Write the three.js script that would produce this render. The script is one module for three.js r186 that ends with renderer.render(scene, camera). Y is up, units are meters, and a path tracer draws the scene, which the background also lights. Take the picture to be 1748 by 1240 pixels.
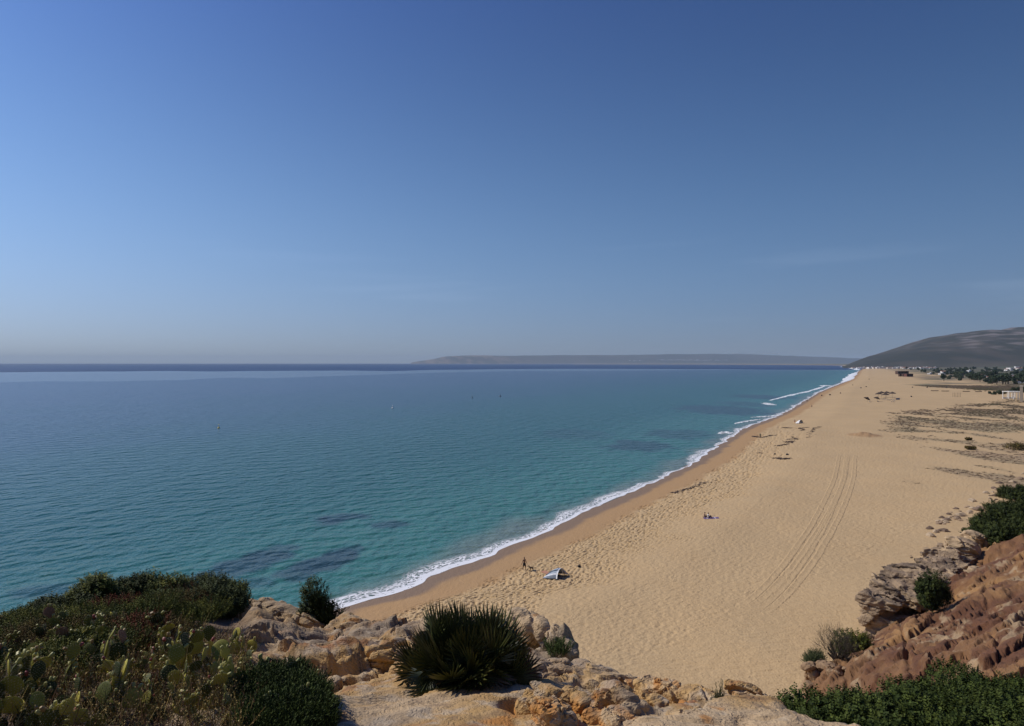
import * as THREE from 'three';
import { MarchingCubes } from 'three/addons/objects/MarchingCubes.js';
import { mergeGeometries, mergeVertices } from 'three/addons/utils/BufferGeometryUtils.js';

// ---------------------------------------------------------------- camera, sky, sun, exposure
const W = 1748, H = 1240, F = 1165, EYE = 29;           // lens in pixels of the photograph; the eye stands 29 m above the sea
const scene = new THREE.Scene();
const camera = new THREE.PerspectiveCamera(2 * Math.atan(H / 2 / F) * 180 / Math.PI, W / H, 0.5, 90000);
camera.position.set(0, EYE, 0);
camera.lookAt(0, EYE, -100);
const renderer = new THREE.WebGLRenderer({ antialias: true });
renderer.toneMapping = THREE.LinearToneMapping;
renderer.toneMappingExposure = 1;
renderer.shadowMap.enabled = true;

const SUN_EL = 43 * Math.PI / 180, SUN_AZ = -72 * Math.PI / 180;   // azimuth from straight ahead, negative to the left
const sunDir = new THREE.Vector3(Math.sin(SUN_AZ) * Math.cos(SUN_EL), Math.sin(SUN_EL), -Math.cos(SUN_AZ) * Math.cos(SUN_EL));
const sun = new THREE.DirectionalLight(new THREE.Color().setRGB(1, 0.93, 0.82), 3.6);
sun.name = 'sun'; sun.position.copy(sunDir).multiplyScalar(400); sun.position.z -= 80; sun.position.y += 10;
sun.target.position.set(0, 10, -80); sun.castShadow = true; sun.shadow.radius = 1;
Object.assign(sun.shadow.camera, { left: -160, right: 160, top: 160, bottom: -160, near: 1, far: 900 });
sun.shadow.mapSize.set(4096, 4096);
scene.add(sun, sun.target);

// small deterministic noise kit
let seed = 12345;
const rnd = () => { seed = (seed * 1664525 + 1013904223) >>> 0; return seed / 4294967296; };
const reseed = (n) => { seed = (n * 2654435761 + 77) >>> 0; rnd(); rnd(); };
const range = (a, b) => a + (b - a) * rnd();
const clamp = (x, a = 0, b = 1) => Math.min(b, Math.max(a, x));
const lerp = (a, b, t) => a + (b - a) * t;
const smooth = (a, b, x) => { const t = clamp((x - a) / (b - a)); return t * t * (3 - 2 * t); };
function hash(i, j, k) {
  let h = Math.imul(i, 374761393) ^ Math.imul(j, 668265263) ^ Math.imul(k, 2147483629);
  h = Math.imul(h ^ (h >>> 13), 1274126177); h ^= h >>> 16;
  return (h >>> 0) / 4294967296;
}
function noise3(x, y, z) {                               // value noise, -1 .. 1
  const i = Math.floor(x), j = Math.floor(y), k = Math.floor(z), a = x - i, b = y - j, c = z - k;
  const u = a * a * (3 - 2 * a), v = b * b * (3 - 2 * b), w = c * c * (3 - 2 * c);
  const l = (p, q, t) => p + (q - p) * t;
  return 2 * l(l(l(hash(i, j, k), hash(i + 1, j, k), u), l(hash(i, j + 1, k), hash(i + 1, j + 1, k), u), v),
    l(l(hash(i, j, k + 1), hash(i + 1, j, k + 1), u), l(hash(i, j + 1, k + 1), hash(i + 1, j + 1, k + 1), u), v), w) - 1;
}
function noise2(x, y, s = 0) {
  const i = Math.floor(x), j = Math.floor(y), a = x - i, b = y - j, u = a * a * (3 - 2 * a), v = b * b * (3 - 2 * b);
  const p = hash(i, j, s), q = hash(i + 1, j, s), r = hash(i, j + 1, s), t = hash(i + 1, j + 1, s);
  return 2 * (p + (q - p) * u + (r - p + (p - q - r + t) * u) * v) - 1;
}
function fbm2(x, y, n = 4, s = 0) { let a = 0, w = 0.5; for (let k = 0; k < n; k++) { a += w * noise2(x, y, s + k); x = x * 2.03 + 7.1; y = y * 2.03 - 3.7; w *= 0.5; } return a; }
function fbm3(x, y, z, n = 4) { let a = 0, w = 0.5; for (let k = 0; k < n; k++) { a += w * noise3(x, y, z); x = x * 2.03 + 5.3; y = y * 2.03 + 1.7; z = z * 2.03 - 2.9; w *= 0.5; } return a; }
function worley2(x, y, s = 0, jitter = 0.9) {            // [nearest, second, id]
  const i = Math.floor(x), j = Math.floor(y); let a = 9, b = 9, id = 0;
  for (let p = -1; p <= 1; p++) for (let q = -1; q <= 1; q++) {
    const h1 = hash(i + p, j + q, s), h2 = hash(i + p, j + q, s + 91);
    const d = Math.hypot(i + p + 0.5 + (h1 - 0.5) * jitter - x, j + q + 0.5 + (h2 - 0.5) * jitter - y);
    if (d < a) { b = a; a = d; id = h1; } else if (d < b) b = d;
  }
  return [a, b, id];
}
// broken rock: every cell a tilted facet with its own step; [height, distance to the crack]
function facet2(x, y, s, tilt = 0.6) {
  const i = Math.floor(x), j = Math.floor(y); let a = 9, b = 9, h = 0;
  for (let p = -1; p <= 1; p++) for (let q = -1; q <= 1; q++) {
    const h1 = hash(i + p, j + q, s), h2 = hash(i + p, j + q, s + 91), dx = x - (i + p + 0.5 + (h1 - 0.5) * 0.9), dy = y - (j + q + 0.5 + (h2 - 0.5) * 0.9), d = Math.abs(dx) * 0.6 + Math.abs(dy) * 0.6 + Math.hypot(dx, dy) * 0.4;
    if (d < a) { b = a; a = d; h = (hash(i + p, j + q, s + 17) - 0.5) + tilt * (dx * (h2 - 0.5) * 2 + dy * (hash(i + p, j + q, s + 33) - 0.5) * 2); } else if (d < b) b = d;
  }
  return [h, b - a];
}
function facet3(x, y, z, s, tilt = 0.8) {
  const i = Math.floor(x), j = Math.floor(y), k = Math.floor(z); let a = 9, b = 9, h = 0;
  for (let p = -1; p <= 1; p++) for (let q = -1; q <= 1; q++) for (let r = -1; r <= 1; r++) {
    const h1 = hash(i + p, j + q, k + r + s * 131), h2 = hash(i + p + 57, j + q, k + r + s * 131), h3 = hash(i + p, j + q + 83, k + r + s * 131), dx = x - (i + p + 0.5 + (h1 - 0.5) * 0.9), dy = y - (j + q + 0.5 + (h2 - 0.5) * 0.9), dz = z - (k + r + 0.5 + (h3 - 0.5) * 0.9), d = dx * dx + dy * dy + dz * dz;
    if (d < a) { b = a; a = d; h = (hash(i + p, j + q + 11, k + r + 29) - 0.5) + tilt * (dx * (h2 - 0.5) + dy * (h3 - 0.5) + dz * (h1 - 0.5)) * 2; } else if (d < b) b = d;
  }
  return [h, Math.sqrt(b) - Math.sqrt(a)];
}
// the sky: clear autumn air, deep blue overhead, brighter on the sun's side, pale dust layer near the horizon, a few thin streaks
{
  const w = 2048, h = 1024, px = new Float32Array(w * h * 4);
  for (let j = 0; j < h; j++) {
    const e = Math.max(0.0005, ((j + 0.5) / h - 0.5) * Math.PI), y = Math.sin(((j + 0.5) / h - 0.5) * Math.PI), ce = Math.cos(e);
    for (let i = 0; i < w; i++) {
      const phi = ((i + 0.5) / w - 0.5) * 2 * Math.PI, x = Math.cos(phi) * ce, z = Math.sin(phi) * ce;
      const cg = clamp(x * sunDir.x + Math.max(y, 0) * sunDir.y + z * sunDir.z, -1, 1);
      const glow = (0.65 + 0.75 / Math.pow(1.25 - cg, 1.5)) / 1.65, near = Math.exp(-e / 0.12), high = Math.exp(-e / 0.15);
      const milk = Math.max(0, 0.75 / Math.pow(1.25 - cg, 1.5) - 0.6) * Math.exp(-e / 0.2);
      let r = glow * (0.020 - 0.505 * near + 0.800 * high) + 0.075 * milk, gg = glow * (0.049 - 1.780 * near + 2.100 * high) + 0.035 * milk, b = glow * (0.198 - 3.415 * near + 3.640 * high) - 0.035 * milk;
      if (e > 0.03 && e < 0.5) {                          // faint cirrus streaks, all round the sky
        const az = Math.atan2(x, -z), s = az * 5 + e * 26, t = e * 62 - az * 3;
        const c = smooth(0.16, 0.6, fbm2(s * 0.5, t, 4, 40)) * smooth(0.04, 0.08, e) * smooth(0.22, 0.11, e) * smooth(0.0, 0.5, fbm2(az * 1.7 + 2.2, e * 4, 2, 60) + 0.12);
        r += 0.03 * c; gg += 0.032 * c; b += 0.034 * c;
      }
      const o = (j * w + i) * 4; px[o] = r; px[o + 1] = gg; px[o + 2] = b; px[o + 3] = 1;
    }
  }
  const sky = new THREE.DataTexture(px, w, h, THREE.RGBAFormat, THREE.FloatType);
  sky.mapping = THREE.EquirectangularReflectionMapping; sky.magFilter = sky.minFilter = THREE.LinearFilter; sky.needsUpdate = true;
  scene.background = sky; scene.environment = sky; scene.environmentIntensity = 1;
}
scene.fog = new THREE.FogExp2(new THREE.Color().setRGB(0.68, 0.84, 1.0), 0.000034);

// ---------------------------------------------------------------- helpers
const V = (x, y, z) => new THREE.Vector3(x, y, z);
const at = (u, v, d) => V((u - W / 2) / F * d, EYE - (v - H / 2) / F * d, -d);   // the point that far away which the photograph shows there
const taken = {};
const numbered = (name) => { const n = taken[name] = (taken[name] ?? -1) + 1; return n ? name + '_' + String(n).padStart(3, '0') : name; };
const shade = (o) => { o.traverse((m) => { if (m.isMesh) m.castShadow = m.receiveShadow = true; }); return o; };
function thing(name, label, category, pos = V(0, 0, 0), turn = 0, group) {
  const o = new THREE.Group(); o.name = numbered(name); o.position.copy(pos); o.rotation.y = turn; o.userData = { label, category };
  if (group) o.userData.group = group;
  scene.add(o); return o;
}
function part(name, geo, mat, parent, pos, rot) {
  const m = new THREE.Mesh(geo, mat); m.name = name; m.castShadow = m.receiveShadow = true;
  if (pos) m.position.copy(pos); if (rot) m.rotation.set(...rot);
  parent.add(m); return m;
}
function single(name, geo, mat, label, category, group, kind) {       // a thing or stuff that is one mesh
  const m = part(numbered(name), geo, mat, scene); m.userData = { label, category };
  if (group) m.userData.group = group; if (kind) m.userData.kind = kind;
  return m;
}
function structure(name, geo, mat, parent = scene) {
  const m = part(parent === scene ? numbered(name) : name, geo, mat, parent); if (parent === scene) m.userData.kind = 'structure';
  return m;
}
function copyOf(o, pos, turn = 0, scale = 1, label, group) {
  const c = o.clone(); c.name = numbered(o.name.replace(/_\d{3}$/, '')); c.userData = { ...o.userData };
  c.position.copy(pos); c.rotation.y = turn; typeof scale === 'number' ? c.scale.setScalar(scale) : c.scale.set(...scale);
  if (label) c.userData.label = label; if (group) c.userData.group = group;
  scene.add(c); return c;
}
const rgb = (r, g, b) => new THREE.Color().setRGB(r, g, b);
const std = (r, g, b, rough = 0.9, extra = {}) => new THREE.MeshStandardMaterial({ color: rgb(r, g, b), roughness: rough, side: THREE.DoubleSide, ...extra });
function tex(w, h, f, srgb = false, channels = 4) {
  const d = new Uint8Array(w * h * 4);
  for (let j = 0; j < h; j++) for (let i = 0; i < w; i++) { const c = f(i / w, j / h, i, j), o = (j * w + i) * 4; d[o] = clamp(c[0]) * 255; d[o + 1] = clamp(c[1]) * 255; d[o + 2] = clamp(c[2]) * 255; d[o + 3] = clamp(c[3] ?? 1) * 255; }
  const t = new THREE.DataTexture(d, w, h, THREE.RGBAFormat); t.wrapS = t.wrapT = THREE.RepeatWrapping; t.magFilter = THREE.LinearFilter; t.minFilter = THREE.LinearMipmapLinearFilter; t.generateMipmaps = true;
  if (srgb) t.colorSpace = THREE.SRGBColorSpace; t.needsUpdate = true; return t;
}
// noise that repeats after n cells, for tiles
function tile2(x, y, n, s) {
  const i = Math.floor(x), j = Math.floor(y), a = x - i, b = y - j, u = a * a * (3 - 2 * a), v = b * b * (3 - 2 * b), m = (k) => ((k % n) + n) % n;
  const p = hash(m(i), m(j), s), q = hash(m(i + 1), m(j), s), r = hash(m(i), m(j + 1), s), t = hash(m(i + 1), m(j + 1), s);
  return p + (q - p) * u + (r - p + (p - q - r + t) * u) * v;
}
function tileFbm(u, v, n, oct, s) { let a = 0, w = 0.5, t = 0; for (let k = 0; k < oct; k++) { a += w * tile2(u * n, v * n, n, s + k); t += w; n *= 2; w *= 0.55; } return a / t; }
function gridMesh(rows, cols, f, closed = false) {        // f(i, j) -> {p:[x,y,z], c:[r,g,b], uv:[u,v]}
  const pos = new Float32Array(rows * cols * 3), col = new Float32Array(rows * cols * 3), uv = new Float32Array(rows * cols * 2), idx = new Uint32Array((rows - 1) * (cols - 1) * 6);
  for (let i = 0, n = 0; i < rows; i++) for (let j = 0; j < cols; j++, n++) { const q = f(i, j); pos.set(q.p, n * 3); col.set(q.c ?? [1, 1, 1], n * 3); uv.set(q.uv ?? [q.p[0], q.p[2]], n * 2); }
  let o = 0;
  for (let i = 0; i < rows - 1; i++) for (let j = 0; j < cols - 1; j++) { const a = i * cols + j, b = a + cols; idx[o++] = a; idx[o++] = a + 1; idx[o++] = b; idx[o++] = b; idx[o++] = a + 1; idx[o++] = b + 1; }
  const g = new THREE.BufferGeometry();
  g.setAttribute('position', new THREE.BufferAttribute(pos, 3)); g.setAttribute('color', new THREE.BufferAttribute(col, 3)); g.setAttribute('uv', new THREE.BufferAttribute(uv, 2)); g.setIndex(new THREE.BufferAttribute(idx, 1));
  g.computeVertexNormals(); return g;
}
// a body from a distance field: marching cubes on a grid, in metres
function fieldMesh(dist, lo, hi, res, colour, maxPoly = 120000) {
  const mc = new MarchingCubes(res, new THREE.MeshStandardMaterial(), false, false, maxPoly); mc.isolation = 0;
  const hs = res / 2, px = (i, k) => lo[k] + ((i - hs) / hs + 1) / 2 * (hi[k] - lo[k]);
  for (let k = 0; k < res; k++) for (let j = 0; j < res; j++) for (let i = 0; i < res; i++) {
    const edge = i < 2 || j < 2 || k < 2 || i > res - 3 || j > res - 3 || k > res - 3;
    mc.field[i + j * res + k * res * res] = edge ? -1 : -dist(px(i, 0), px(j, 1), px(k, 2));
  }
  mc.update();
  const n = mc.count, p = new Float32Array(n * 3);
  for (let i = 0; i < n; i++) for (let k = 0; k < 3; k++) p[i * 3 + k] = lo[k] + (mc.positionArray[i * 3 + k] + 1) / 2 * (hi[k] - lo[k]);
  let g = new THREE.BufferGeometry(); g.setAttribute('position', new THREE.BufferAttribute(p, 3));
  g = mergeVertices(g, 1e-4 * Math.max(1, hi[0] - lo[0])); g.computeVertexNormals();
  const q = g.attributes.position, nn = g.attributes.normal, uv = new Float32Array(q.count * 2), c = colour ? new Float32Array(q.count * 3) : null;
  for (let i = 0; i < q.count; i++) {
    const x = q.getX(i), y = q.getY(i), z = q.getZ(i);
    uv[i * 2] = x + z * 0.6; uv[i * 2 + 1] = y - z * 0.8;
    if (c) c.set(colour(x, y, z, nn.getX(i), nn.getY(i), nn.getZ(i)), i * 3);
  }
  g.setAttribute('uv', new THREE.BufferAttribute(uv, 2)); if (c) g.setAttribute('color', new THREE.BufferAttribute(c, 3));
  return g;
}
const mix3 = (a, b, t) => [lerp(a[0], b[0], t), lerp(a[1], b[1], t), lerp(a[2], b[2], t)];
const mul3 = (a, s) => [a[0] * s, a[1] * s, a[2] * s];
// ---------------------------------------------------------------- the shore
// where the water's edge stands: [distance ahead, x]
const shorePx = [[556, 1042], [650, 1019], [740, 982], [820, 952], [900, 917], [980, 881], [1060, 848], [1120, 820], [1190, 785], [1245, 746], [1272, 731], [1325, 711], [1362, 691], [1400, 669], [1435, 655], [1452, 647], [1465, 635]];
const shoreLine = [[20, -70], [45, -46], ...shorePx.map(([u, v]) => { const d = EYE * F / (v - 620); return [d, (u - 874) / F * d]; }), [4200, 2150], [6600, 3260], [8600, 4050], [10500, 4300], [12500, 4150], [14500, 3300], [16500, 1500]];
function xShore(z) {
  const d = -z, L = shoreLine; let k = 0;
  while (k < L.length - 2 && L[k + 1][0] < d) k++;
  const p0 = L[Math.max(k - 1, 0)], p1 = L[k], p2 = L[k + 1], p3 = L[Math.min(k + 2, L.length - 1)];
  const t = clamp((d - p1[0]) / (p2[0] - p1[0]), -2, 1), h = p2[0] - p1[0];
  const m1 = k ? (p2[1] - p0[1]) / (p2[0] - p0[0]) : (p2[1] - p1[1]) / h, m2 = (p3[1] - p1[1]) / (p3[0] - p1[0]);
  if (t < 0) return p1[1] + m1 * t * h;
  const a = t * t * t, b = t * t;
  return (2 * a - 3 * b + 1) * p1[1] + (a - 2 * b + t) * h * m1 + (-2 * a + 3 * b) * p2[1] + (a - b) * h * m2;
}
const shoreT = new Float64Array(4000);                    // table over the square root of distance, for speed
for (let i = 0; i < 4000; i++) shoreT[i] = xShore(-Math.pow(i / 30, 2));
const xs = (z) => { const s = Math.sqrt(Math.max(0, -z)) * 30, i = Math.min(3998, Math.floor(s)); return lerp(shoreT[i], shoreT[i + 1], s - i); };

// ---------------------------------------------------------------- the beach and the land behind it
const mounds = [[129, -250, 4.6, 1.15, 3.2]];
const tracks = [                                          // wheel tracks, as points the photograph shows
  [[1196, 1085], [1255, 1056], [1312, 1012], [1352, 965], [1388, 912], [1414, 862], [1432, 818], [1438, 784], [1441, 762]],
  [[1214, 1095], [1280, 1054], [1334, 1008], [1373, 962], [1408, 908], [1432, 862], [1449, 818], [1453, 786], [1457, 762]],
];
function landBase(x, z) {
  const d = -z, t = (x - xs(z)) * 0.87;
  if (t < 0) return Math.max(-6, t * 0.075);
  const k = 1 + smooth(300, 1500, d) * 0.6;
  let y = t < 5 ? t * 0.06 : t < 13 ? lerp(0.30, 1.0, (t - 5) / 8) : t < 30 ? lerp(1.0, 2.2, smooth(13, 30, t) * 0.6 + (t - 13) / 17 * 0.4) : lerp(2.2, 3.2, smooth(30, 80, t));
  y += smooth(60 * k, 200 * k, t) * 1.2 + smooth(200, 900, t) * 6;
  if (t > 12) y += 0.22 * smooth(12, 40, t) * fbm2(x / 14, z / 22, 3, 5) + smooth(60, 110, t) * 0.7 * fbm2(x / 17, z / 24, 4, 9);
  if (t > 200) y += smooth(200, 700, t) * 3.5 * fbm2(x / 160, z / 200, 4, 15);
  for (const [mx, mz, rr, hh, rz] of mounds) { const q = ((x - mx) / rr) ** 2 + ((z - mz) / (rz * 2)) ** 2; if (q < 5) y += hh * Math.exp(-q * 1.6) * (1 + 0.35 * noise2(x, z, 3)); }
  return y;
}
// where a ray through a pixel of the photograph meets the land
function onLand(u, v) {
  let d = (EYE - 3) * F / (v - 620);
  for (let k = 0; k < 12; k++) { const x = (u - 874) / F * d; d = (EYE - landBase(x, -d)) * F / (v - 620); }
  return V((u - 874) / F * d, landBase((u - 874) / F * d, -d), -d);
}
// plants on the dunes: how densely they stand
function dunePlants(x, z) {
  const d = -z, t = x - xs(z);
  let a = 0;
  const zone1 = smooth(58, 76, t + 7 * noise2(x / 9, z / 14, 70)) * smooth(100, 118, d) * smooth(0, 30, (x - 224) * 0.74 + 386 + 12 * noise2(x / 20, z / 20, 71) - d);
  const n = fbm2(x / 11 + 3, z / 30, 4, 72), far = smooth(210, 290, d);
  a = zone1 * smooth(lerp(0.08, -0.34, far), lerp(0.34, 0.02, far), n);
  const zone2 = smooth(105, 150, t + 40 * noise2(x / 60, z / 90, 73)) * smooth(585, 670, d + 70 * fbm2(x / 60, z / 40, 3, 74));
  a = Math.max(a, zone2 * smooth(-0.4, 0.0, fbm2(x / 40, z / 90, 4, 75)));
  return a;
}
// dents that feet and wind left in the dry sand
function dents(x, z, t, d) {
  if (t < 7) return 0;
  const fade = smooth(420, 230, d); if (fade <= 0) return 0;
  const dry = smooth(9, 18, t);
  let y = dry * 0.042 * (0.6 * noise2(x * 2.9, z * 2.0, 21) + 1.1 * noise2(x * 5.6, z * 4.0, 22));
  const band = smooth(8.6, 10.6, t + 1.3 * noise2(x / 3, z / 3, 24)) * smooth(27, 19, t + 3.5 * noise2(x / 7, z / 7, 23)), walked = Math.max(band, 0.0);
  if (walked > 0) { const w = worley2(x * 2.3, z * 1.8, 25); y -= walked * 0.30 * smooth(0.36, 0.16, w[0]) * (0.35 + w[2]); y += walked * 0.03 * smooth(0.3, 0.55, w[0]); }
  const w2 = worley2(x * 0.8, z * 0.7, 29);
  if (w2[2] > 0.80) y -= dry * (1 - walked) * 0.06 * smooth(0.3, 0.08, w2[0]);
  return y * fade;
}
const SAND = [0.500, 0.345, 0.172];
function landColour(x, z, t) {
  const d = -z;
  const n = fbm2(x / 9, z / 12, 4, 30), m = fbm2(x / 60, z / 90, 3, 35);
  let c = mul3(SAND, 1 + 0.07 * n + 0.06 * m);
  if (t < 16) {                                           // sand the swash keeps wet, then damp smooth sand
    const e = 1.1 * noise2(x / 5, z / 5, 31) + 0.5 * noise2(x / 1.7, z / 1.7, 32);
    c = mix3(c, [0.385, 0.225, 0.095], smooth(11.8, 9.0, t + e) * 0.85);
    c = mix3(c, [0.225, 0.150, 0.095], smooth(4.6, 2.9, t + e * 0.7));
  }
  const tint = fbm2(x / 4, z / 5, 2, 33);
  c = [c[0] * (1 + 0.02 * tint), c[1], c[2] * (1 - 0.03 * tint)];
  for (const [mx, mz, rr] of mounds) { const q = ((x - mx) / rr) ** 2 + ((z - mz) / 6.4) ** 2; if (q < 2.5) c = mix3(c, [0.33, 0.19, 0.085], 0.8 * smooth(1.7, 0.8, q + 0.3 * n)); }
  const p = dunePlants(x, z);
  if (p > 0) c = mix3(c, mix3([0.30, 0.205, 0.120], [0.20, 0.165, 0.090], smooth(-0.3, 0.3, m + n * 0.5)), p * (d < 560 ? 0.66 : 0));
  if (p > 0 && d >= 560) c = mix3(c, mix3([0.20, 0.150, 0.088], [0.115, 0.108, 0.052], smooth(-0.3, 0.3, m * 1.5 + n * 0.5)), p * 0.9);
  if (t > 150 && d > 640) c = mix3(c, mix3([0.058, 0.066, 0.030], [0.150, 0.118, 0.066], smooth(-0.05, 0.4, fbm2(x / 70, z / 160, 4, 77))), smooth(140, 215, t + 60 * m) * smooth(640, 760, d));
  return c;
}
const sandBump = tex(1024, 1024, (u, v) => { const a = tileFbm(u, v, 24, 4, 400) * 0.65 + tileFbm(u, v, 90, 2, 410) * 0.35; return [a, a, a]; });
sandBump.repeat.set(1 / 14, 1 / 14);
const sandMat = new THREE.MeshStandardMaterial({ vertexColors: true, roughness: 0.95, bumpMap: sandBump, bumpScale: 0.12 });
{
  const rows = []; for (let d = 40; d < 430;) { rows.push(d); d += Math.max(0.12, d * d / (682 * 27) / 1.9); }
  const C = 420;
  const g = gridMesh(rows.length, C, (i, j) => {
    const d = rows[i], z = -d, c = j / (C - 1), off = (-5 + 84 * c + 46 * Math.max(0, c - 0.8) * 5 * c) * (0.35 + 0.65 * d / 100), x = xs(z) + off, t = off * 0.87;
    let y = landBase(x, z) + dents(x, z, t, d);
    return { p: [x, y, z], c: landColour(x, z, t) };
  });
  structure('beach', g, sandMat);
  const rows2 = []; for (let d = rows[rows.length - 1]; d < 17000; d *= 1.013) rows2.push(d);
  const C2 = 240;
  const g2 = gridMesh(rows2.length, C2, (i, j) => {
    const d = rows2[i], z = -d, c = j / (C2 - 1), off = -20 + 300 * c * (d / 430) ** 0.8 + 5200 * c ** 4 * smooth(300, 3000, d), x = xs(z) + off, t = off * 0.87;
    const y = landBase(x, z) - (i ? 0 : 0.01);
    return { p: [x, y, z], c: landColour(x, z, t) };
  });
  structure('shore_plain', g2, sandMat);
  // land to the side of the near beach, out to the foot of the hill
  const g3 = gridMesh(60, 60, (i, j) => {
    const d = 30 + 400 * i / 59, z = -d, x0 = xs(z) + 120 * (0.35 + 0.65 * d / 100) - 2, x = x0 + (j / 59) ** 2 * 900;
    return { p: [x, landBase(x, z) - 0.03 - 0.2 * smooth(20, 0, x - x0), z], c: landColour(x, z, (x - xs(z)) * 0.87) };
  });
  structure('back_plain', g3, sandMat);
}
// wheel tracks: pressed ruts with raised edges, lying on the sand
{
  const prof = [[-0.62, 0.0], [-0.46, 0.035], [-0.36, 0.05], [-0.24, 0.012], [0, 0.006], [0.24, 0.012], [0.36, 0.05], [0.46, 0.035], [0.62, 0.0]];
  tracks.forEach((tr) => {
    const pts = tr.map(([u, v]) => onLand(u, v));
    const curve = new THREE.CatmullRomCurve3(pts);
    for (const side of [-0.95, 0.95]) {
      const N = 420, g = gridMesh(N, prof.length, (i, j) => {
        const p = curve.getPointAt(i / (N - 1)), q = curve.getTangentAt(i / (N - 1)), nx = -q.z, nz = q.x, l = Math.hypot(nx, nz), s = prof[j][0] + side + 0.06 * noise2(i / 9, side, 51);
        const x = p.x + nx / l * s, z = p.z + nz / l * s, end = smooth(0, 0.12, i / N) * smooth(1, 0.8, i / N);
        const dd = dents(x, z, (x - xs(z)) * 0.87, -z);
        return { p: [x, landBase(x, z) + Math.max(dd * 0.4, dd) * (prof[j][1] > 0.03 ? 0.6 : 1) + (prof[j][1] * (0.75 + 0.5 * noise2(i / 2.3, j, 52)) + 0.012) * end - (1 - end) * 0.06 - (j === 0 || j === prof.length - 1 ? 0.06 : 0), z], c: mul3(SAND, 0.97 + 0.05 * noise2(i / 3, j, 53)) };
      });
      structure('tyre_track', g, sandMat);
    }
  });
}
// ---------------------------------------------------------------- the sea
function waveHeights(n, count, s, dirX, dirZ, spread, kmin, kmax, power) {
  reseed(s); const waves = [];
  while (waves.length < count) {
    const kx = Math.round(range(-kmax, kmax)), kz = Math.round(range(-kmax, kmax)), k = Math.hypot(kx, kz);
    if (k < kmin || k > kmax) continue;
    const dot = (kx * dirX + kz * dirZ) / k; if (dot < 1 - spread * rnd() * 2) continue;
    waves.push([kx, kz, Math.pow(k, -power), range(0, 6.283)]);
  }
  const sinT = new Float32Array(n * 4); for (let i = 0; i < n; i++) sinT[i] = Math.sin(i / n * 2 * Math.PI);
  const hgt = new Float32Array(n * n);
  for (const [kx, kz, a, ph] of waves) { const o = ph / (2 * Math.PI) * n; for (let j = 0; j < n; j++) for (let i = 0; i < n; i++) hgt[j * n + i] += a * sinT[(((kx * i + kz * j + o) | 0) % n + n) % n]; }
  let m = 0; for (const x of hgt) m = Math.max(m, Math.abs(x)); for (let i = 0; i < hgt.length; i++) hgt[i] /= m;
  return hgt;
}
const N1 = 512, swell = waveHeights(N1, 90, 31, 0.75, 0.66, 0.35, 3, 26, 1.25), SW = 44;
const swellNormal = tex(N1, N1, (u, v, i, j) => {
  const at_ = (a, b) => swell[((b + N1) % N1) * N1 + (a + N1) % N1], amp = 0.34, step = 2 * SW / N1;
  const dx = (at_(i + 1, j) - at_(i - 1, j)) * amp / step, dz = (at_(i, j + 1) - at_(i, j - 1)) * amp / step, l = Math.hypot(dx, dz, 1);
  return [0.5 - dx / l / 2, 0.5 - dz / l / 2, 0.5 + 1 / l / 2];
});
const N2 = 512, chop = waveHeights(N2, 110, 57, 0.6, 0.75, 0.6, 4, 40, 1.1);
const chopBump = tex(N2, N2, (u, v, i, j) => { const a = 0.5 + 0.5 * chop[j * N2 + i]; return [a, a, a]; });
swellNormal.repeat.set(1 / SW, 1 / SW); chopBump.repeat.set(1 / 15, 1 / 15);
const reefs = [[365, 984, 46, 12, 0.7], [412, 967, 44, 13, 0.85], [455, 950, 40, 11, 0.9], [488, 936, 26, 6, 0.7], [505, 982, 36, 12, 0.8], [540, 966, 38, 14, 0.95], [578, 952, 30, 13, 0.95], [600, 938, 22, 6, 0.7], [430, 996, 50, 9, 0.6], [560, 889, 36, 9, 0.95], [592, 882, 34, 5, 0.8], [668, 896, 32, 6, 0.75], [90, 1010, 80, 16, 0.55], [1085, 762, 62, 11, 0.75], [1165, 742, 60, 9, 0.6], [1230, 700, 70, 9, 0.8], [1300, 678, 50, 4, 0.8], [985, 742, 60, 10, 0.35], [1270, 690, 40, 5, 0.6]]
  .map(([u, v, w, h, s]) => { const d = EYE * F / (v - 620); return [(u - 874) / F * d, -d, w * d / F, h * d * d / (EYE * F), s]; });
function seaColour(x, z) {
  const d = -z, off = Math.max(0, (xs(z) - x) * 0.87), n = fbm2(x / 40, z / 60, 4, 80), n2 = fbm2(x / 9, z / 14, 3, 84);
  const w = off * (1 + 0.35 * n) + 5 * n2;
  let c = [0.150, 0.205, 0.165];                          // milky with stirred sand in the shallows
  c = mix3(c, [0.044, 0.168, 0.138], smooth(1.5, 9, w));
  c = mix3(c, [0.016, 0.102, 0.090], smooth(8, 75, w));
  c = mix3(c, [0.022, 0.078, 0.102], smooth(60, 300, w));
  c = mix3(c, [0.040, 0.076, 0.128], smooth(140, 650, w));
  c = mix3(c, [0.042, 0.074, 0.135], smooth(700, 2500, w));
  let reef = 0;
  for (const [rx, rz, rw, rh, s] of reefs) {              // weed and rock on the bottom
    const q = ((x - rx) / rw) ** 2 + ((z - rz) / rh) ** 2; if (q > 3) continue;
    reef = Math.max(reef, s * smooth(1.4, 0.5, q + 0.9 * n2 + 0.5 * noise2(x / 2.2, z / 4, 88)));
  }
  c = mix3(c, [0.018, 0.036, 0.050], reef * 0.88);
  return mul3(c, 1 + 0.08 * n);
}
const seaMat = new THREE.MeshPhysicalMaterial({ vertexColors: true, roughness: 0.22, ior: 1.33, normalMap: swellNormal, normalScale: new THREE.Vector2(1, 1), bumpMap: chopBump, bumpScale: 0.15 });
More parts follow.
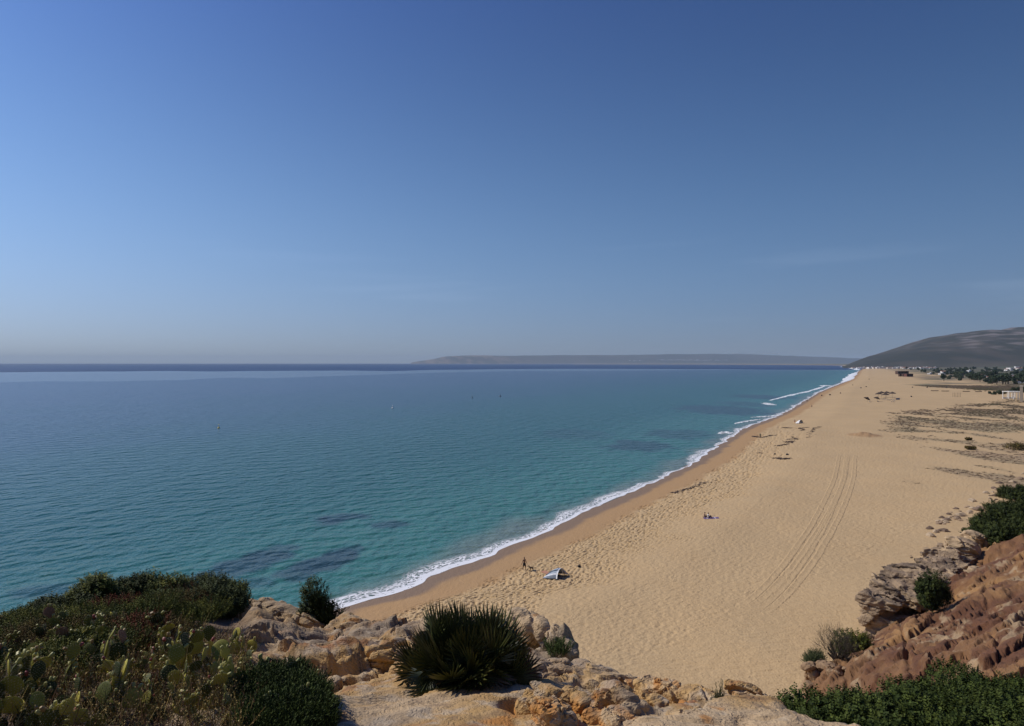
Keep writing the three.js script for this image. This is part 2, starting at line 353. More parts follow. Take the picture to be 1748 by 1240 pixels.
const slickMat = new THREE.MeshPhysicalMaterial({ vertexColors: true, roughness: 0.16, ior: 1.33, normalMap: swellNormal, normalScale: new THREE.Vector2(0.65, 0.65), bumpMap: chopBump, bumpScale: 0.1 });
const ruffledMat = new THREE.MeshPhysicalMaterial({ vertexColors: true, roughness: 0.5, ior: 1.33, specularIntensity: 0.55, normalMap: swellNormal, normalScale: new THREE.Vector2(1.6, 1.6), bumpMap: chopBump, bumpScale: 0.3 });
{
  const ring = (d0, d1, n, f) => gridMesh(n, 420, (i, j) => {
    const a = lerp(-1.15, 1.02, j / 419), dist = d0(a) * Math.pow(d1 / d0(a), i / (n - 1)), x = Math.sin(a) * dist, z = -Math.cos(a) * dist;
    return { p: [x, 0, z], c: f(x, z) };
  });
  const edge = (a) => (2900 + 350 * noise2(a * 5, 1, 90) + 120 * noise2(a * 17, 2, 91) + Math.max(0, a + 0.1) * 900);
  const calm = (a) => Math.min(edge(a) * 0.93, 1050 + 260 * noise2(a * 4, 5, 92) + 110 * noise2(a * 15, 6, 93) + Math.max(0, a + 0.45) * 2600);
  structure('sea', gridMesh(300, 470, (i, j) => {
    const a = lerp(-1.15, 1.02, j / 469), dist = 34 * Math.pow(calm(a) / 34, i / 299), x = Math.sin(a) * dist, z = -Math.cos(a) * dist;
    return { p: [x, 0, z], c: seaColour(x, z) };
  }), seaMat);
  const slick = structure('sea', ring(calm, 1, 2, () => [1, 1, 1]), slickMat); slick.name = 'calm_sea';
  slick.geometry = gridMesh(70, 520, (i, j) => {
    const a = lerp(-1.15, 1.02, j / 519), dist = calm(a) * Math.pow(edge(a) / calm(a), i / 69), x = Math.sin(a) * dist, z = -Math.cos(a) * dist;
    return { p: [x, 0, z], c: seaColour(x, z) };
  });
  const offshore = structure('sea', ring(edge, 42000, 60, (x, z) => mul3([0.040, 0.080, 0.165], 1 + 0.2 * fbm2(x / 400, z / 900, 3, 95))), ruffledMat);
  offshore.name = 'offshore_sea';
}
// ---------------------------------------------------------------- foam of the waves that run up the sand
const lace = tex(2048, 512, (u, v) => {                   // u along the shore, v across: 0 the front on the sand, 1 out at sea
  const X = u * 96, Y = v * 9, wob = (n, s) => tile2(u * n, 0.5, n, s);
  const front = 0.03 + 0.05 * wob(12, 500) + 0.03 * wob(40, 501), back = front + 0.10 + 0.12 * wob(18, 502), tail = 0.62 + 0.34 * wob(9, 503);
  const warpX = X + 1.2 * tile2(u * 64, v * 8, 64, 504), warpY = Y + 1.0 * tile2(u * 64, v * 8, 64, 505);
  const m = (k) => ((k % 96) + 96) % 96;
  let a = 9, b = 9; const i = Math.floor(warpX), j = Math.floor(warpY);
  for (let p = -1; p <= 1; p++) for (let q = -1; q <= 1; q++) { const d = Math.hypot(i + p + hash(m(i + p), j + q, 7) - warpX, j + q + hash(m(i + p), j + q, 8) - warpY); if (d < a) { b = a; a = d; } else if (d < b) b = d; }
  const cell = 1 - smooth(0.02, 0.30, b - a), n = tile2(u * 192, v * 24, 192, 506) * 0.6 + tile2(u * 384, v * 60, 384, 507) * 0.4;
  let al = smooth(front - 0.012, front, v) * smooth(back + 0.06, back - 0.02, v) * smooth(0.05, 0.3, n);
  al = Math.max(al, smooth(back - 0.06, back, v) * smooth(tail, tail - 0.35, v) * clamp(cell * 0.85 + smooth(0.42, 0.72, n) * 0.9));
  const ridge = 0.42 + 0.2 * wob(14, 508); al = Math.max(al, smooth(0.14, 0.03, Math.abs(v - ridge)) * smooth(0.3, 0.6, n + 0.15 * wob(30, 509)) * smooth(0.25, 0.6, wob(10, 510)));
  return [1, 1, 1, al];
});
lace.magFilter = THREE.LinearFilter;
const foamMat = new THREE.MeshStandardMaterial({ color: rgb(0.82, 0.83, 0.83), roughness: 0.85, alphaMap: null, map: lace, transparent: true, side: THREE.DoubleSide });
{
  const ds = []; for (let d = 42; d < 2600;) { ds.push(d); d += Math.max(0.5, d * 0.006); }
  let run = 0, px, pz;
  const wid = (d) => 4.4 + 2.0 * noise2(d / 17, 4, 97) + 1.0 * noise2(d / 5, 4, 107) - smooth(150, 260, d) * 1.4 + smooth(500, 1100, d) * 4;
  const arc = ds.map((d) => { const x = xs(-d); if (px !== undefined) run += Math.hypot(x - px, d - pz); px = x; pz = d; return run; });
  const K = 14;
  const g = gridMesh(ds.length, K, (i, j) => {
    const d = ds[i], v = j / (K - 1), off = 0.9 * noise2(d / 6, 1, 98) + 0.5 * noise2(d / 2.2, 1, 99) - 0.9 + v * wid(d), sl = (xs(-d - 1) - xs(-d + 1)) / 2, l = Math.hypot(1, sl);
    const x = xs(-d) - off / l, z = -d - off * sl / l * 1.0;
    const y = Math.max(0.02, landBase(x, z) + 0.012) + 0.07 * Math.exp(-(((v - 0.3) / 0.14) ** 2)) + 0.02 * noise2(d * 1.3, v * 9, 101);
    return { p: [x, Math.max(0.015, y), z], uv: [arc[i] / 96, v] };
  });
  const f = single('surf_foam', g, foamMat, 'white lacy foam edge of waves along the sand', 'foam', null, 'stuff');
}
// larger breakers farther along: low white crests with a sloping back
function breaker(pts, wide, high) {
  const ps = pts.map(([u, v]) => { const d = EYE * F / (v - 620); return V((u - 874) / F * d, 0, -d); }), c = new THREE.CatmullRomCurve3(ps), N = 160;
  const prof = [[-0.5, 0.0], [-0.32, 0.35], [-0.18, 0.9], [-0.05, 1], [0.1, 0.62], [0.3, 0.34], [0.5, 0.0]];
  const g = gridMesh(N, prof.length, (i, j) => {
    const t = i / (N - 1), p = c.getPointAt(t), env = Math.pow(Math.sin(Math.PI * clamp(t * 0.98 + 0.01)), 0.45) * (0.55 + 0.6 * Math.abs(noise2(i / 9, wide, 103)) + 0.25 * noise2(i / 2.4, j, 104));
    const s = prof[j][0] * wide * env;
    return { p: [p.x + s * 0.88, 0.03 + Math.max(0, landBase(p.x, p.z)) + prof[j][1] * high * env * (0.8 + 0.35 * noise2(i / 1.7, j * 2, 105)), p.z + s * 0.3 + 0.8 * noise2(i / 3, j, 106)], c: [1, 1, 1] };
  });
  const m = single('breaking_wave', g, crestMat, 'white foaming crest of a low wave breaking along the beach', 'wave', 'breaking wave crests');
}
const crestMat = std(0.80, 0.82, 0.82, 0.9);
breaker([[1314, 684], [1330, 680], [1352, 674.5], [1378, 669], [1398, 663], [1412, 658]], 6.5, 0.6);
breaker([[1306, 688], [1316, 691], [1324, 692]], 9, 0.5);
breaker([[1282, 713], [1300, 712], [1318, 711], [1332, 708]], 4, 0.4);
breaker([[1440, 650], [1452, 644], [1462, 636]], 26, 1.0);
breaker([[1404, 659.5], [1412, 658.5], [1420, 659]], 14, 0.5);
breaker([[1438, 653], [1452, 648], [1458, 644]], 17, 0.8);
breaker([[1436, 625.8], [1450, 628], [1462, 630.5], [1464, 632]], 55, 1.3);
breaker([[1228, 741], [1240, 738], [1247, 741]], 4.5, 0.4);
breaker([[1254, 724], [1262, 722], [1272, 720], [1300, 716]], 3, 0.3);
// ---------------------------------------------------------------- hill behind the village, far headland
const hillCrest = [[1400, 645], [1448, 622], [1470, 613], [1482, 608], [1510, 600], [1545, 589], [1590, 577.5], [1640, 570.5], [1690, 563], [1748, 559.5], [1850, 553], [2000, 556], [2200, 575], [2500, 606]];
const crestV = (u) => { let k = 0; while (k < hillCrest.length - 2 && hillCrest[k + 1][0] < u) k++; const [a, b] = [hillCrest[k], hillCrest[k + 1]]; return lerp(a[1], b[1], clamp((u - a[0]) / (b[0] - a[0]))); };
function hillH(x, d) {                                    // the crest runs at 5.6 km
  const u = 874 + F * x / d, top = EYE + (620 - crestV(u)) / F * 5600, s = (d - 5600) / 1900;
  const body = Math.exp(-s * s * 1.4) * (s < 0 ? 1.05 : 0.95) * smooth(3250, 4300, d) - 0.05;
  const n = fbm2(x / 420, d / 420, 5, 120), gully = Math.abs(noise2(x / 260 + 0.3 * n, d / 900, 125));
  return Math.max(-5, top * body) + (top > 40 ? 1 : 0) * top * 0.08 * body * (n * 1.5 - gully * 0.6 + 0.12) + (top < 40 ? 2 * n : 0);
}
{
  const R = 110, C = 230;
  const g = gridMesh(R, C, (i, j) => {
    const d = lerp(3300, 8200, i / (R - 1)), x = lerp(2100, 8600, j / (C - 1)) * lerp(0.86, 1.2, i / (R - 1)), y = hillH(x, d);
    const n = fbm2(x / 130, d / 130, 5, 130), m = fbm2(x / 600, d / 500, 3, 135);
    let c = mix3([0.020, 0.024, 0.014], [0.050, 0.042, 0.028], smooth(-0.25, 0.35, n + m * 0.6));
    const crag = smooth(0.10, 0.42, fbm2(x / 90 + 4, d / 60, 5, 140)) * smooth(60, 170, y) ;
    c = mix3(c, [0.20, 0.165, 0.15], crag * 0.8);
    c = mix3(c, [0.070, 0.062, 0.038], smooth(70, 15, y) * smooth(-0.1, 0.3, m));
    return { p: [x, y, -d], c };
  });
  structure('hill', g, new THREE.MeshStandardMaterial({ vertexColors: true, roughness: 1 }));
}
{
  const top = [[700, 617.5], [738, 612], [755, 607.5], [790, 606], [810, 605.6], [850, 606], [900, 605.6], [960, 605.2], [1030, 605], [1100, 604.3], [1160, 603], [1240, 602.5], [1330, 604], [1400, 607], [1480, 610], [1600, 613], [1900, 616]].map(([u, v]) => [u, v + 0.9]);
  const D = 24000;
  const g = gridMesh(34, 320, (i, j) => {
    const u = lerp(700, 1900, j / 319); let k = 0; while (k < top.length - 2 && top[k + 1][0] < u) k++;
    const hgt = EYE + (620 - lerp(top[k][1], top[k + 1][1], clamp((u - top[k][0]) / (top[k + 1][0] - top[k][0])))) / F * D;
    const s = i / 33, x = (u - 874) / F * D, cliff = smooth(950, 820, u), t = cliff > 0 ? lerp(smooth(0, 0.75, s), smooth(0, 0.3, s), cliff) : smooth(0, 0.75, s);
    const n = fbm2(x / 500, s * 6, 4, 150), y = (hgt) * t * (1 + 0.06 * n) - 1;
    let c = mix3([0.022, 0.026, 0.020], [0.05, 0.042, 0.032], smooth(-0.2, 0.3, n));
    if (cliff > 0 && s < 0.34) c = mix3(c, [0.22, 0.16, 0.12], cliff * smooth(-0.15, 0.2, fbm2(x / 190, s * 20, 3, 155)));
    const sand = smooth(880, 1000, u) * smooth(0.12, 0.05, s); c = mix3(c, [0.42, 0.36, 0.28], sand * 0.7);
    return { p: [x, y, -D - s * 1800 - cliff * 0], c };
  });
  structure('headland', g, new THREE.MeshStandardMaterial({ vertexColors: true, roughness: 1 }));
  // the white towns on it are too far to tell houses apart
  reseed(41); const box = new THREE.BoxGeometry(1, 1, 1), geos = [];
  const put = (u, v, n, su, sv) => { for (let k = 0; k < n; k++) { const d = D - 140 + range(0, 200), b = box.clone(); b.scale(range(16, 44), range(7, 15), range(12, 30)); const p = at(u + range(-su, su), v + range(-sv, sv), d); b.translate(p.x, p.y, p.z); geos.push(b); } };
  put(1158, 614.6, 60, 36, 0.9); put(1210, 615.2, 40, 32, 0.6); put(1080, 616, 18, 20, 0.4);
  const towns = mergeGeometries(geos); 
  single('distant_town', towns, std(0.75, 0.72, 0.68, 0.9), 'far white seaside town at the foot of the hazy headland', 'town', null, 'stuff');
  geos.length = 0; for (let k = 0; k < 70; k++) { const a = k < 45 ? range(1275, 1332) : range(1238, 1262); const d = D + 1050 + range(0, 200), b = box.clone(); b.scale(range(16, 40), range(8, 18), 20); const p = at(a, 603.1 + range(-0.5, 0.9), d); b.translate(p.x, p.y, p.z); geos.push(b); }
  single('distant_town', mergeGeometries(geos), std(0.75, 0.72, 0.68, 0.9), 'far white hill town along the crest of the hazy headland', 'town', null, 'stuff');
}
// ---------------------------------------------------------------- village houses
const plaster = [std(0.78, 0.76, 0.72, 0.9), std(0.70, 0.66, 0.58, 0.9), std(0.66, 0.63, 0.60, 0.9)];
const tileMat = std(0.30, 0.13, 0.07, 0.9), flatMat = std(0.55, 0.52, 0.47, 0.9), darkPane = std(0.03, 0.035, 0.04, 0.2), doorMat = std(0.12, 0.07, 0.04, 0.6);
function makeHouse(w, h, dp, kind, pl) {
  const o = new THREE.Group(); o.name = 'house';
  part('wall', new THREE.BoxGeometry(w, h, dp).translate(0, h / 2 - 0.4, 0), pl, o);
  if (kind === 'flat') {
    part('roof', new THREE.BoxGeometry(w + 0.3, 0.3, dp + 0.3).translate(0, h - 0.25, 0), flatMat, o);
    part('stair_block', new THREE.BoxGeometry(w * 0.3, 2.2, dp * 0.4).translate(w * 0.2, h + 0.95, 0), pl, o);
  } else {
    const s = new THREE.Shape(); s.moveTo(-dp / 2 - 0.4, 0); s.lineTo(dp / 2 + 0.4, 0); s.lineTo(0, 1.6); s.closePath();
    const r = new THREE.ExtrudeGeometry(s, { depth: w + 0.6, bevelEnabled: false }); r.rotateY(Math.PI / 2); r.translate(-w / 2 - 0.3, h - 0.38, 0);
    const roof = part('roof', r, tileMat, o); part('chimney', new THREE.BoxGeometry(0.7, 1.4, 0.7).translate(w * 0.25, h + 1.1, -0.8), pl, roof);
  }
  const floors = h > 5 ? 2 : 1;
  for (let f = 0; f < floors; f++) for (let k = 0; k < 3; k++) {
    if (!f && k === 1) { part('door', new THREE.BoxGeometry(1.1, 2.1, 0.1).translate(0, 1.05, dp / 2 + 0.05), doorMat, o); continue; }
    part('window', new THREE.BoxGeometry(1.2, 1.2, 0.08).translate((k - 1) * w * 0.32, 1.7 + f * 2.9, dp / 2 + 0.04), darkPane, o);
  }
  part('window', new THREE.BoxGeometry(0.08, 1.2, 1.2).translate(-w / 2 - 0.04, 1.7, 0), darkPane, o);
  return o;
}
const houseKinds = [makeHouse(14, 6.2, 9, 'flat', plaster[0]), makeHouse(18, 4, 9, 'tile', plaster[0]), makeHouse(22, 6.6, 10, 'tile', plaster[1]), makeHouse(30, 6.4, 10, 'flat', plaster[0]), makeHouse(11, 3.6, 8, 'flat', plaster[2])];
function house(p, k, turn, sc, label, group) { const o = copyOf(houseKinds[k], V(p.x, p.y - 0.3, p.z), turn, sc, label, group); o.userData.category = 'house'; return o; }
const ground = (x, z) => { const a = landBase(x, z); return -z > 3300 ? Math.max(a, hillH(x, -z)) : a; };
function onGround(u, d) { const x = (u - 874) / F * d; return V(x, ground(x, -d), -d); }
reseed(51);
for (let k = 0; k < 42; k++) {                             // the row at the foot of the hill
  const u = 1458 + k * 3.4 + range(-1.4, 1.4), d = 3350 - (u - 1458) * 2.2 + range(-90, 90), p = onGround(u, d);
  house(p, [0, 3, 1, 2, 4][Math.floor(rnd() * 5)], range(-0.4, 0.4), [range(0.75, 1.25), range(0.9, 1.35), 1], 'white village house in the row at the foot of the hill', 'village houses below the hill');
}
const single_ = [[1732, 617.5, 2100, 3, 1.5], [1742, 617, 2080, 2, 1.2], [1722, 618, 2100, 1, 1.2]];
for (const [u, v, d, k, s] of single_) house(onGround(u, d), k, 0.2, s, 'long white house on the rise behind the tree belt', 'houses on the rise behind the trees');
for (const [u, d, k, s] of [[1608, 1500, 4, 1], [1588, 1560, 4, 0.8], [1637, 1480, 4, 0.9], [1676, 1300, 1, 0.8], [1682, 1290, 4, 0.9], [1694, 1110, 1, 0.8], [1724, 1200, 3, 0.55], [1731, 1190, 1, 0.6], [1745, 860, 1, 0.6], [1700, 1250, 4, 0.8], [1613, 1800, 1, 1], [1655, 1900, 0, 0.8]])
  house(onGround(u, d), k, range(-0.5, 0.5), s, 'small white house half hidden among the dune trees', 'houses among the trees');

// ---------------------------------------------------------------- trees of the belt behind the dunes
const barkMat = std(0.10, 0.075, 0.05, 0.95);
function leafCloud(count, place, size, s, flat = 0.5) {    // many small leaf-clump faces
  reseed(s); const pos = [], idx = []; let n = 0;
  for (let k = 0; k < count; k++) {
    const { p, r } = place(), a = V(range(-1, 1), range(-1, 1), range(-1, 1)).normalize(), b = V(range(-1, 1), range(-1, 1) * flat, range(-1, 1)).cross(a).normalize();
    const l = size * range(0.6, 1.4) * (r ?? 1), w = l * range(0.5, 0.9);
    for (const [s1, s2] of [[-1, 0], [0, -1], [1, 0.1], [0.1, 1]]) pos.push(p.x + a.x * l * s1 + b.x * w * s2, p.y + a.y * l * s1 + b.y * w * s2, p.z + a.z * l * s1 + b.z * w * s2);
    idx.push(n, n + 1, n + 2, n, n + 2, n + 3); n += 4;
  }
  const g = new THREE.BufferGeometry(); g.setAttribute('position', new THREE.Float32BufferAttribute(pos, 3)); g.setIndex(idx); g.computeVertexNormals(); return g;
}
function limb(a, b, r0, r1, sides = 6) { const c = new THREE.CylinderGeometry(r1, r0, a.distanceTo(b), sides); c.translate(0, a.distanceTo(b) / 2, 0); c.applyQuaternion(new THREE.Quaternion().setFromUnitVectors(V(0, 1, 0), b.clone().sub(a).normalize())); c.translate(a.x, a.y, a.z); return c; }
function makeTree(s, hgt, wide, low) {
  const o = new THREE.Group(); o.name = 'tree'; reseed(s);
  const lobes = []; for (let k = 0; k < 9; k++) lobes.push({ c: V(range(-wide, wide) * 0.6, hgt * range(low, 0.85), range(-wide, wide) * 0.6), r: range(0.25, 0.42) * wide * 1.25 });
  const limbs = [limb(V(0, -0.5, 0), V(0.1, hgt * low, 0), hgt * 0.045, hgt * 0.03)]; for (const l of lobes.slice(0, 6)) limbs.push(limb(V(0.1, hgt * low * 0.9, 0), l.c, hgt * 0.022, hgt * 0.008, 5));
  const crown = leafCloud(620, () => { const l = lobes[Math.floor(rnd() * lobes.length)], q = V(range(-1, 1), range(-1, 1), range(-1, 1)).normalize().multiplyScalar(l.r * Math.pow(rnd(), 0.4)); q.y *= 0.75; return { p: q.add(l.c) }; }, 0.52, s + 9);
  part('trunk', mergeGeometries(limbs.map((g) => g.toNonIndexed())), barkMat, o); part('crown', crown, leafMats[s % 3], o);
  return o;
}
const leafMats = [std(0.036, 0.060, 0.022, 0.8), std(0.050, 0.068, 0.026, 0.8), std(0.030, 0.050, 0.025, 0.8)];
const trees = [makeTree(61, 6.5, 3.6, 0.32), makeTree(62, 5, 4.2, 0.22), makeTree(63, 8, 3.4, 0.4), makeTree(64, 3.4, 3.2, 0.15)];
reseed(71);
{
  let n = 0;
  for (let k = 0; k < 1600 && n < 285; k++) {
    const d = Math.exp(range(Math.log(800), Math.log(2900))), u = range(1530, 1775), p = onGround(u, d), t = (p.x - xs(p.z)) * 0.87;
    if (t < 165 + 60 * noise2(p.x / 60, p.z / 100, 200) || fbm2(p.x / 90, p.z / 200, 3, 201) < -0.22) continue;
    const o = copyOf(trees[n % 4], V(p.x, p.y, p.z), range(0, 6), range(0.8, 1.7), 'dark green tree in the belt between the dunes and the hill', 'trees of the belt behind the dunes'); o.userData.category = 'tree'; n++;
  }
  // the big dark clump and the green hedge beside the pergola
  for (const [u, d, s] of [[1702, 790, 1.5], [1712, 800, 1.7], [1722, 805, 1.6], [1695, 820, 1.2], [1731, 815, 1.3]]) { const o = copyOf(trees[2], onGround(u, d), u, s, 'tall dark tree in the clump at the edge of the dunes', 'tall dark trees of the clump'); o.userData.category = 'tree'; }
  for (const [u, d, s] of [[1698, 545, 0.75], [1708, 550, 0.9], [1716, 560, 0.7], [1690, 560, 0.6], [1730, 575, 1.2], [1742, 585, 1.3], [1750, 570, 1.2]]) { const o = copyOf(trees[3], onGround(u, d), u, s, 'low green bush behind the white pergola', 'bushes behind the pergola'); o.userData.category = 'bush'; }
}
// ---------------------------------------------------------------- dune plants
{
  reseed(81); const pos = [], idx = []; let n = 0;
  for (let k = 0; k < 34; k++) { const a = range(0, 6.283), r = range(0, 0.3), h = range(0.08, 0.3) * (1 - r), x = Math.cos(a) * r, z = Math.sin(a) * r, w = range(0.04, 0.09), b = range(0, 6.28); pos.push(x - w * Math.cos(b), 0, z - w * Math.sin(b), x + w * Math.cos(b), 0, z + w * Math.sin(b), x * 1.6 + range(-0.05, 0.05), h, z * 1.6); idx.push(n, n + 1, n + 2); n += 3; }
  const tuft = new THREE.BufferGeometry(); tuft.setAttribute('position', new THREE.Float32BufferAttribute(pos, 3)); tuft.setIndex(idx); tuft.computeVertexNormals();
  const spots = [];
  for (let k = 0; k < 120000 && spots.length < 15000; k++) {
    const d = Math.sqrt(range(110 * 110, 780 * 780)), u = range(1500, 1790), x = (u - 874) / F * d, z = -d, p = dunePlants(x, z);
    if (rnd() > p * 0.9) continue;
    spots.push([x, z, d]);
  }
  const m = new THREE.InstancedMesh(tuft, std(1, 1, 1, 1), spots.length), q = new THREE.Object3D();
  spots.forEach(([x, z, d], i) => {
    q.position.set(x, landBase(x, z) - 0.02, z); q.rotation.set(0, range(0, 6), 0); const s = range(0.7, 1.7) * (1 + smooth(200, 600, d) * 1.2); q.scale.set(s, s * range(0.35, 0.8), s); q.updateMatrix(); m.setMatrixAt(i, q.matrix);
    const c = mix3(mix3([0.28, 0.20, 0.125], [0.20, 0.15, 0.10], rnd()), [0.12, 0.115, 0.055], Math.max(0, fbm2(x / 18, z / 30, 3, 210)) * 1.6); m.setColorAt(i, rgb(...c));
  });
  m.name = 'dune_plants'; m.userData = { label: 'low grey-brown plants scattered over the dunes', category: 'dune plants', kind: 'stuff' }; m.castShadow = m.receiveShadow = true; scene.add(m);
}
// ---------------------------------------------------------------- seaweed left at the tide mark
{
  reseed(91); const pos = [], idx = []; let n = 0;
  const lines = [[[1317, 762], [1330, 761], [1345, 758], [1352, 753], [1345, 755], [1348, 750], [1360, 750], [1352, 746], [1362, 738], [1372, 734], [1366, 731], [1380, 730]], [[1285, 745], [1300, 747], [1320, 743]], [[1335, 730], [1350, 731], [1362, 730]], [[1380, 748], [1392, 731], [1400, 729]], [[1325, 782], [1340, 784], [1350, 781]], [[1150, 842], [1190, 830], [1220, 812]]];
  const wt = [1, 0.4, 0.5, 0.35, 0.4, 0.25];
  lines.forEach((ln, li) => {
    const c = new THREE.CatmullRomCurve3(ln.map(([u, v]) => onLand(u, v)));
    const cnt = Math.round(900 * wt[li]);
    for (let k = 0; k < cnt; k++) {
      const p = c.getPoint(rnd()); if (noise2(p.x / 3, p.z / 4, 220) < -0.2) continue;
      const x = p.x + range(-1, 1) * range(0, 1.6), z = p.z + range(-1, 1) * range(0, 1.6), y = landBase(x, z) + 0.03, s = range(0.12, 0.4), a = range(0, 6.28), h = range(0.03, 0.12);
      pos.push(x + s * Math.cos(a), y - 0.02, z + s * Math.sin(a), x - s * Math.sin(a), y + h, z + s * Math.cos(a), x - s * Math.cos(a), y - 0.02, z - s * Math.sin(a), x + s * Math.sin(a), y + h * 0.4, z - s * Math.cos(a)); idx.push(n, n + 1, n + 2, n, n + 2, n + 3); n += 4;
    }
  });
  const g = new THREE.BufferGeometry(); g.setAttribute('position', new THREE.Float32BufferAttribute(pos, 3)); g.setIndex(idx); g.computeVertexNormals();
  single('seaweed', g, std(0.085, 0.052, 0.035, 0.9), 'winding brown line of seaweed stranded on the sand', 'seaweed', null, 'stuff');
}
// ---------------------------------------------------------------- the cliff top in front of the eye
// the rim, seen from where one stands: [pixel column, distance, pixel row of the ground there]
const rim = [[-900, 11, 1075], [-300, 10.5, 1080], [0, 10.5, 1083], [130, 11, 1045], [240, 11.8, 1027], [330, 12.3, 1032], [385, 12.9, 1040], [420, 13.2, 1038], [490, 13.3, 1050], [525, 13.2, 1068], [556, 13.0, 1078], [600, 12.6, 1068], [650, 12.2, 1072], [700, 11.6, 1058], [790, 10.9, 1052], [870, 10.4, 1056], [930, 10.0, 1078], [975, 9.5, 1102], [998, 8.9, 1135], [1030, 8.3, 1158], [1090, 7.8, 1168], [1150, 7.5, 1170], [1250, 7.1, 1188], [1320, 6.7, 1205], [1370, 6.3, 1240], [1450, 5.8, 1300], [1700, 4.8, 1420], [2600, 4, 1500]];
function rimAt(a) { let k = 0; while (k < rim.length - 2 && (rim[k + 1][0] - 874) / F < a) k++; const p = rim[k], q = rim[k + 1], t = clamp((a * F + 874 - p[0]) / (q[0] - p[0])), s = t * t * (3 - 2 * t); return [lerp(p[1], q[1], t), lerp(p[2], q[2], s)]; }
const pits = [[885, 1213, 5.95, 0.17, 0.30], [930, 1205, 6.1, 0.10, 0.2], [1003, 1172, 7.05, 0.16, 0.30], [1225, 1190, 6.6, 0.13, 0.3], [555, 1130, 8.9, 0.16, 0.25], [520, 1085, 11.2, 0.3, 0.3], [640, 1075, 10.9, 0.22, 0.3], [962, 1150, 7.75, 0.14, 0.2]]
  .map(([u, v, d, r, h]) => [(u - 874) / F * d, -d, r, h]);
function topBase(x, z) {
  const d = Math.max(0.4, -z), a = x / d, [de, ve] = rimAt(a), dropEdge = de * (ve - 620) / F;
  const near = 2.86, t = (d - 5.4) / (de - 5.4);
  if (z > -1.2) return EYE - 2.1;
  let drop = d < 5.4 ? lerp(2.05, near, clamp((d - 1.2) / 4.2)) : lerp(near, dropEdge, clamp(t));
  if (d > de) drop += (d - de) * 2.6 + smooth(0, 0.5, d - de) * 0.25;
  return EYE - drop;
}
const rockPart = (x, z) => { const a = x / -z * F + 874; return smooth(395, 440, a + 14 * noise2(x * 2, z * 2, 300) + (-z < 9 ? (9 + z) * 38 : 0)); };   // bare rock to the right, soil under the plants to the left
function topHeight(x, z) {
  let y = topBase(x, z);
  const k = rockPart(x, z); if (k <= 0) return y + 0.05 * fbm2(x * 2, z * 2, 3, 301);
  // bedding: ridges and sharp cracks that run up to the right and away, cut across by joints
  const wx = 0.35 * fbm2(x * 0.9, z * 0.9, 3, 302), s = x * 0.50 + z * 0.87 + wx, l = x * 0.87 - z * 0.5 + 0.3 * noise2(x * 0.8, z * 0.8, 313);
  const ridge = (f, g, q) => 1 - Math.abs(noise2(s * f, l * g, q)) * 2;
  let r = -0.10 * Math.max(0, ridge(1.5, 0.5, 303)) ** 2 - 0.06 * Math.max(0, ridge(3.4, 1.1, 304)) ** 4 - 0.03 * Math.max(0, ridge(8, 2.6, 314)) ** 3;
  const b = s * 1.9 + 0.6 * noise2(l * 0.4, s, 315), fr = b - Math.floor(b); r += (0.12 + 0.10 * noise2(Math.floor(b) * 3.1, l * 0.6, 316)) * (smooth(0, 0.09, fr) - fr);
  const jx = 0.12 * noise2(x * 3, z * 3, 317), w = facet2(l * 0.55 + jx, s * 1.05 + jx, 306, 0.75); r += 0.40 * clamp(w[0], -0.6, 0.32) - 0.14 * smooth(0.05, 0.0, w[1]);
  const c2 = facet2(l * 1.5 + jx * 2, s * 3.0, 307, 0.9); r += 0.09 * c2[0] - 0.05 * smooth(0.05, 0, c2[1]);
  const c3 = facet2(x * 6.5, z * 5.5, 308, 1.0); r += 0.018 * c3[0];
  r += 0.08 + 0.16 * fbm2(x * 0.7 + 9, z * 0.7, 3, 318) + 0.02 * fbm2(x * 3, z * 3, 4, 309) - 0.012 * Math.abs(noise2(x * 12, z * 12, 310));
  const soft = smooth(560, 640, x / -z * F + 874) * smooth(1000, 900, x / -z * F + 874) * smooth(8.6, 7.4, -z);   // the worn slab before the palm
  r = lerp(r, r * 0.55 + 0.02 * noise2(s * 9, l * 0.8, 311), soft);
  const past = -z - rimAt(x / -z)[0]; if (past > -0.4) r = lerp(r, Math.min(r, 0.02) - 0.05, smooth(-0.4, 0.25, past));
  for (const [px, pz, pr, ph] of pits) { const q = Math.hypot(x - px, (z - pz) * 0.8) / pr + 0.25 * noise2(x * 7, z * 7, 312); r -= ph * smooth(1.05, 0.55, q); }
  return y + k * (r * smooth(3, 10, -z) * 1.15 - 0.05);
}
const CREAM = [0.56, 0.40, 0.225], OCHRE = [0.50, 0.29, 0.085], RUST = [0.33, 0.125, 0.045], GREY = [0.34, 0.255, 0.165], UMBER = [0.17, 0.105, 0.065], LICHEN = [0.50, 0.20, 0.03];
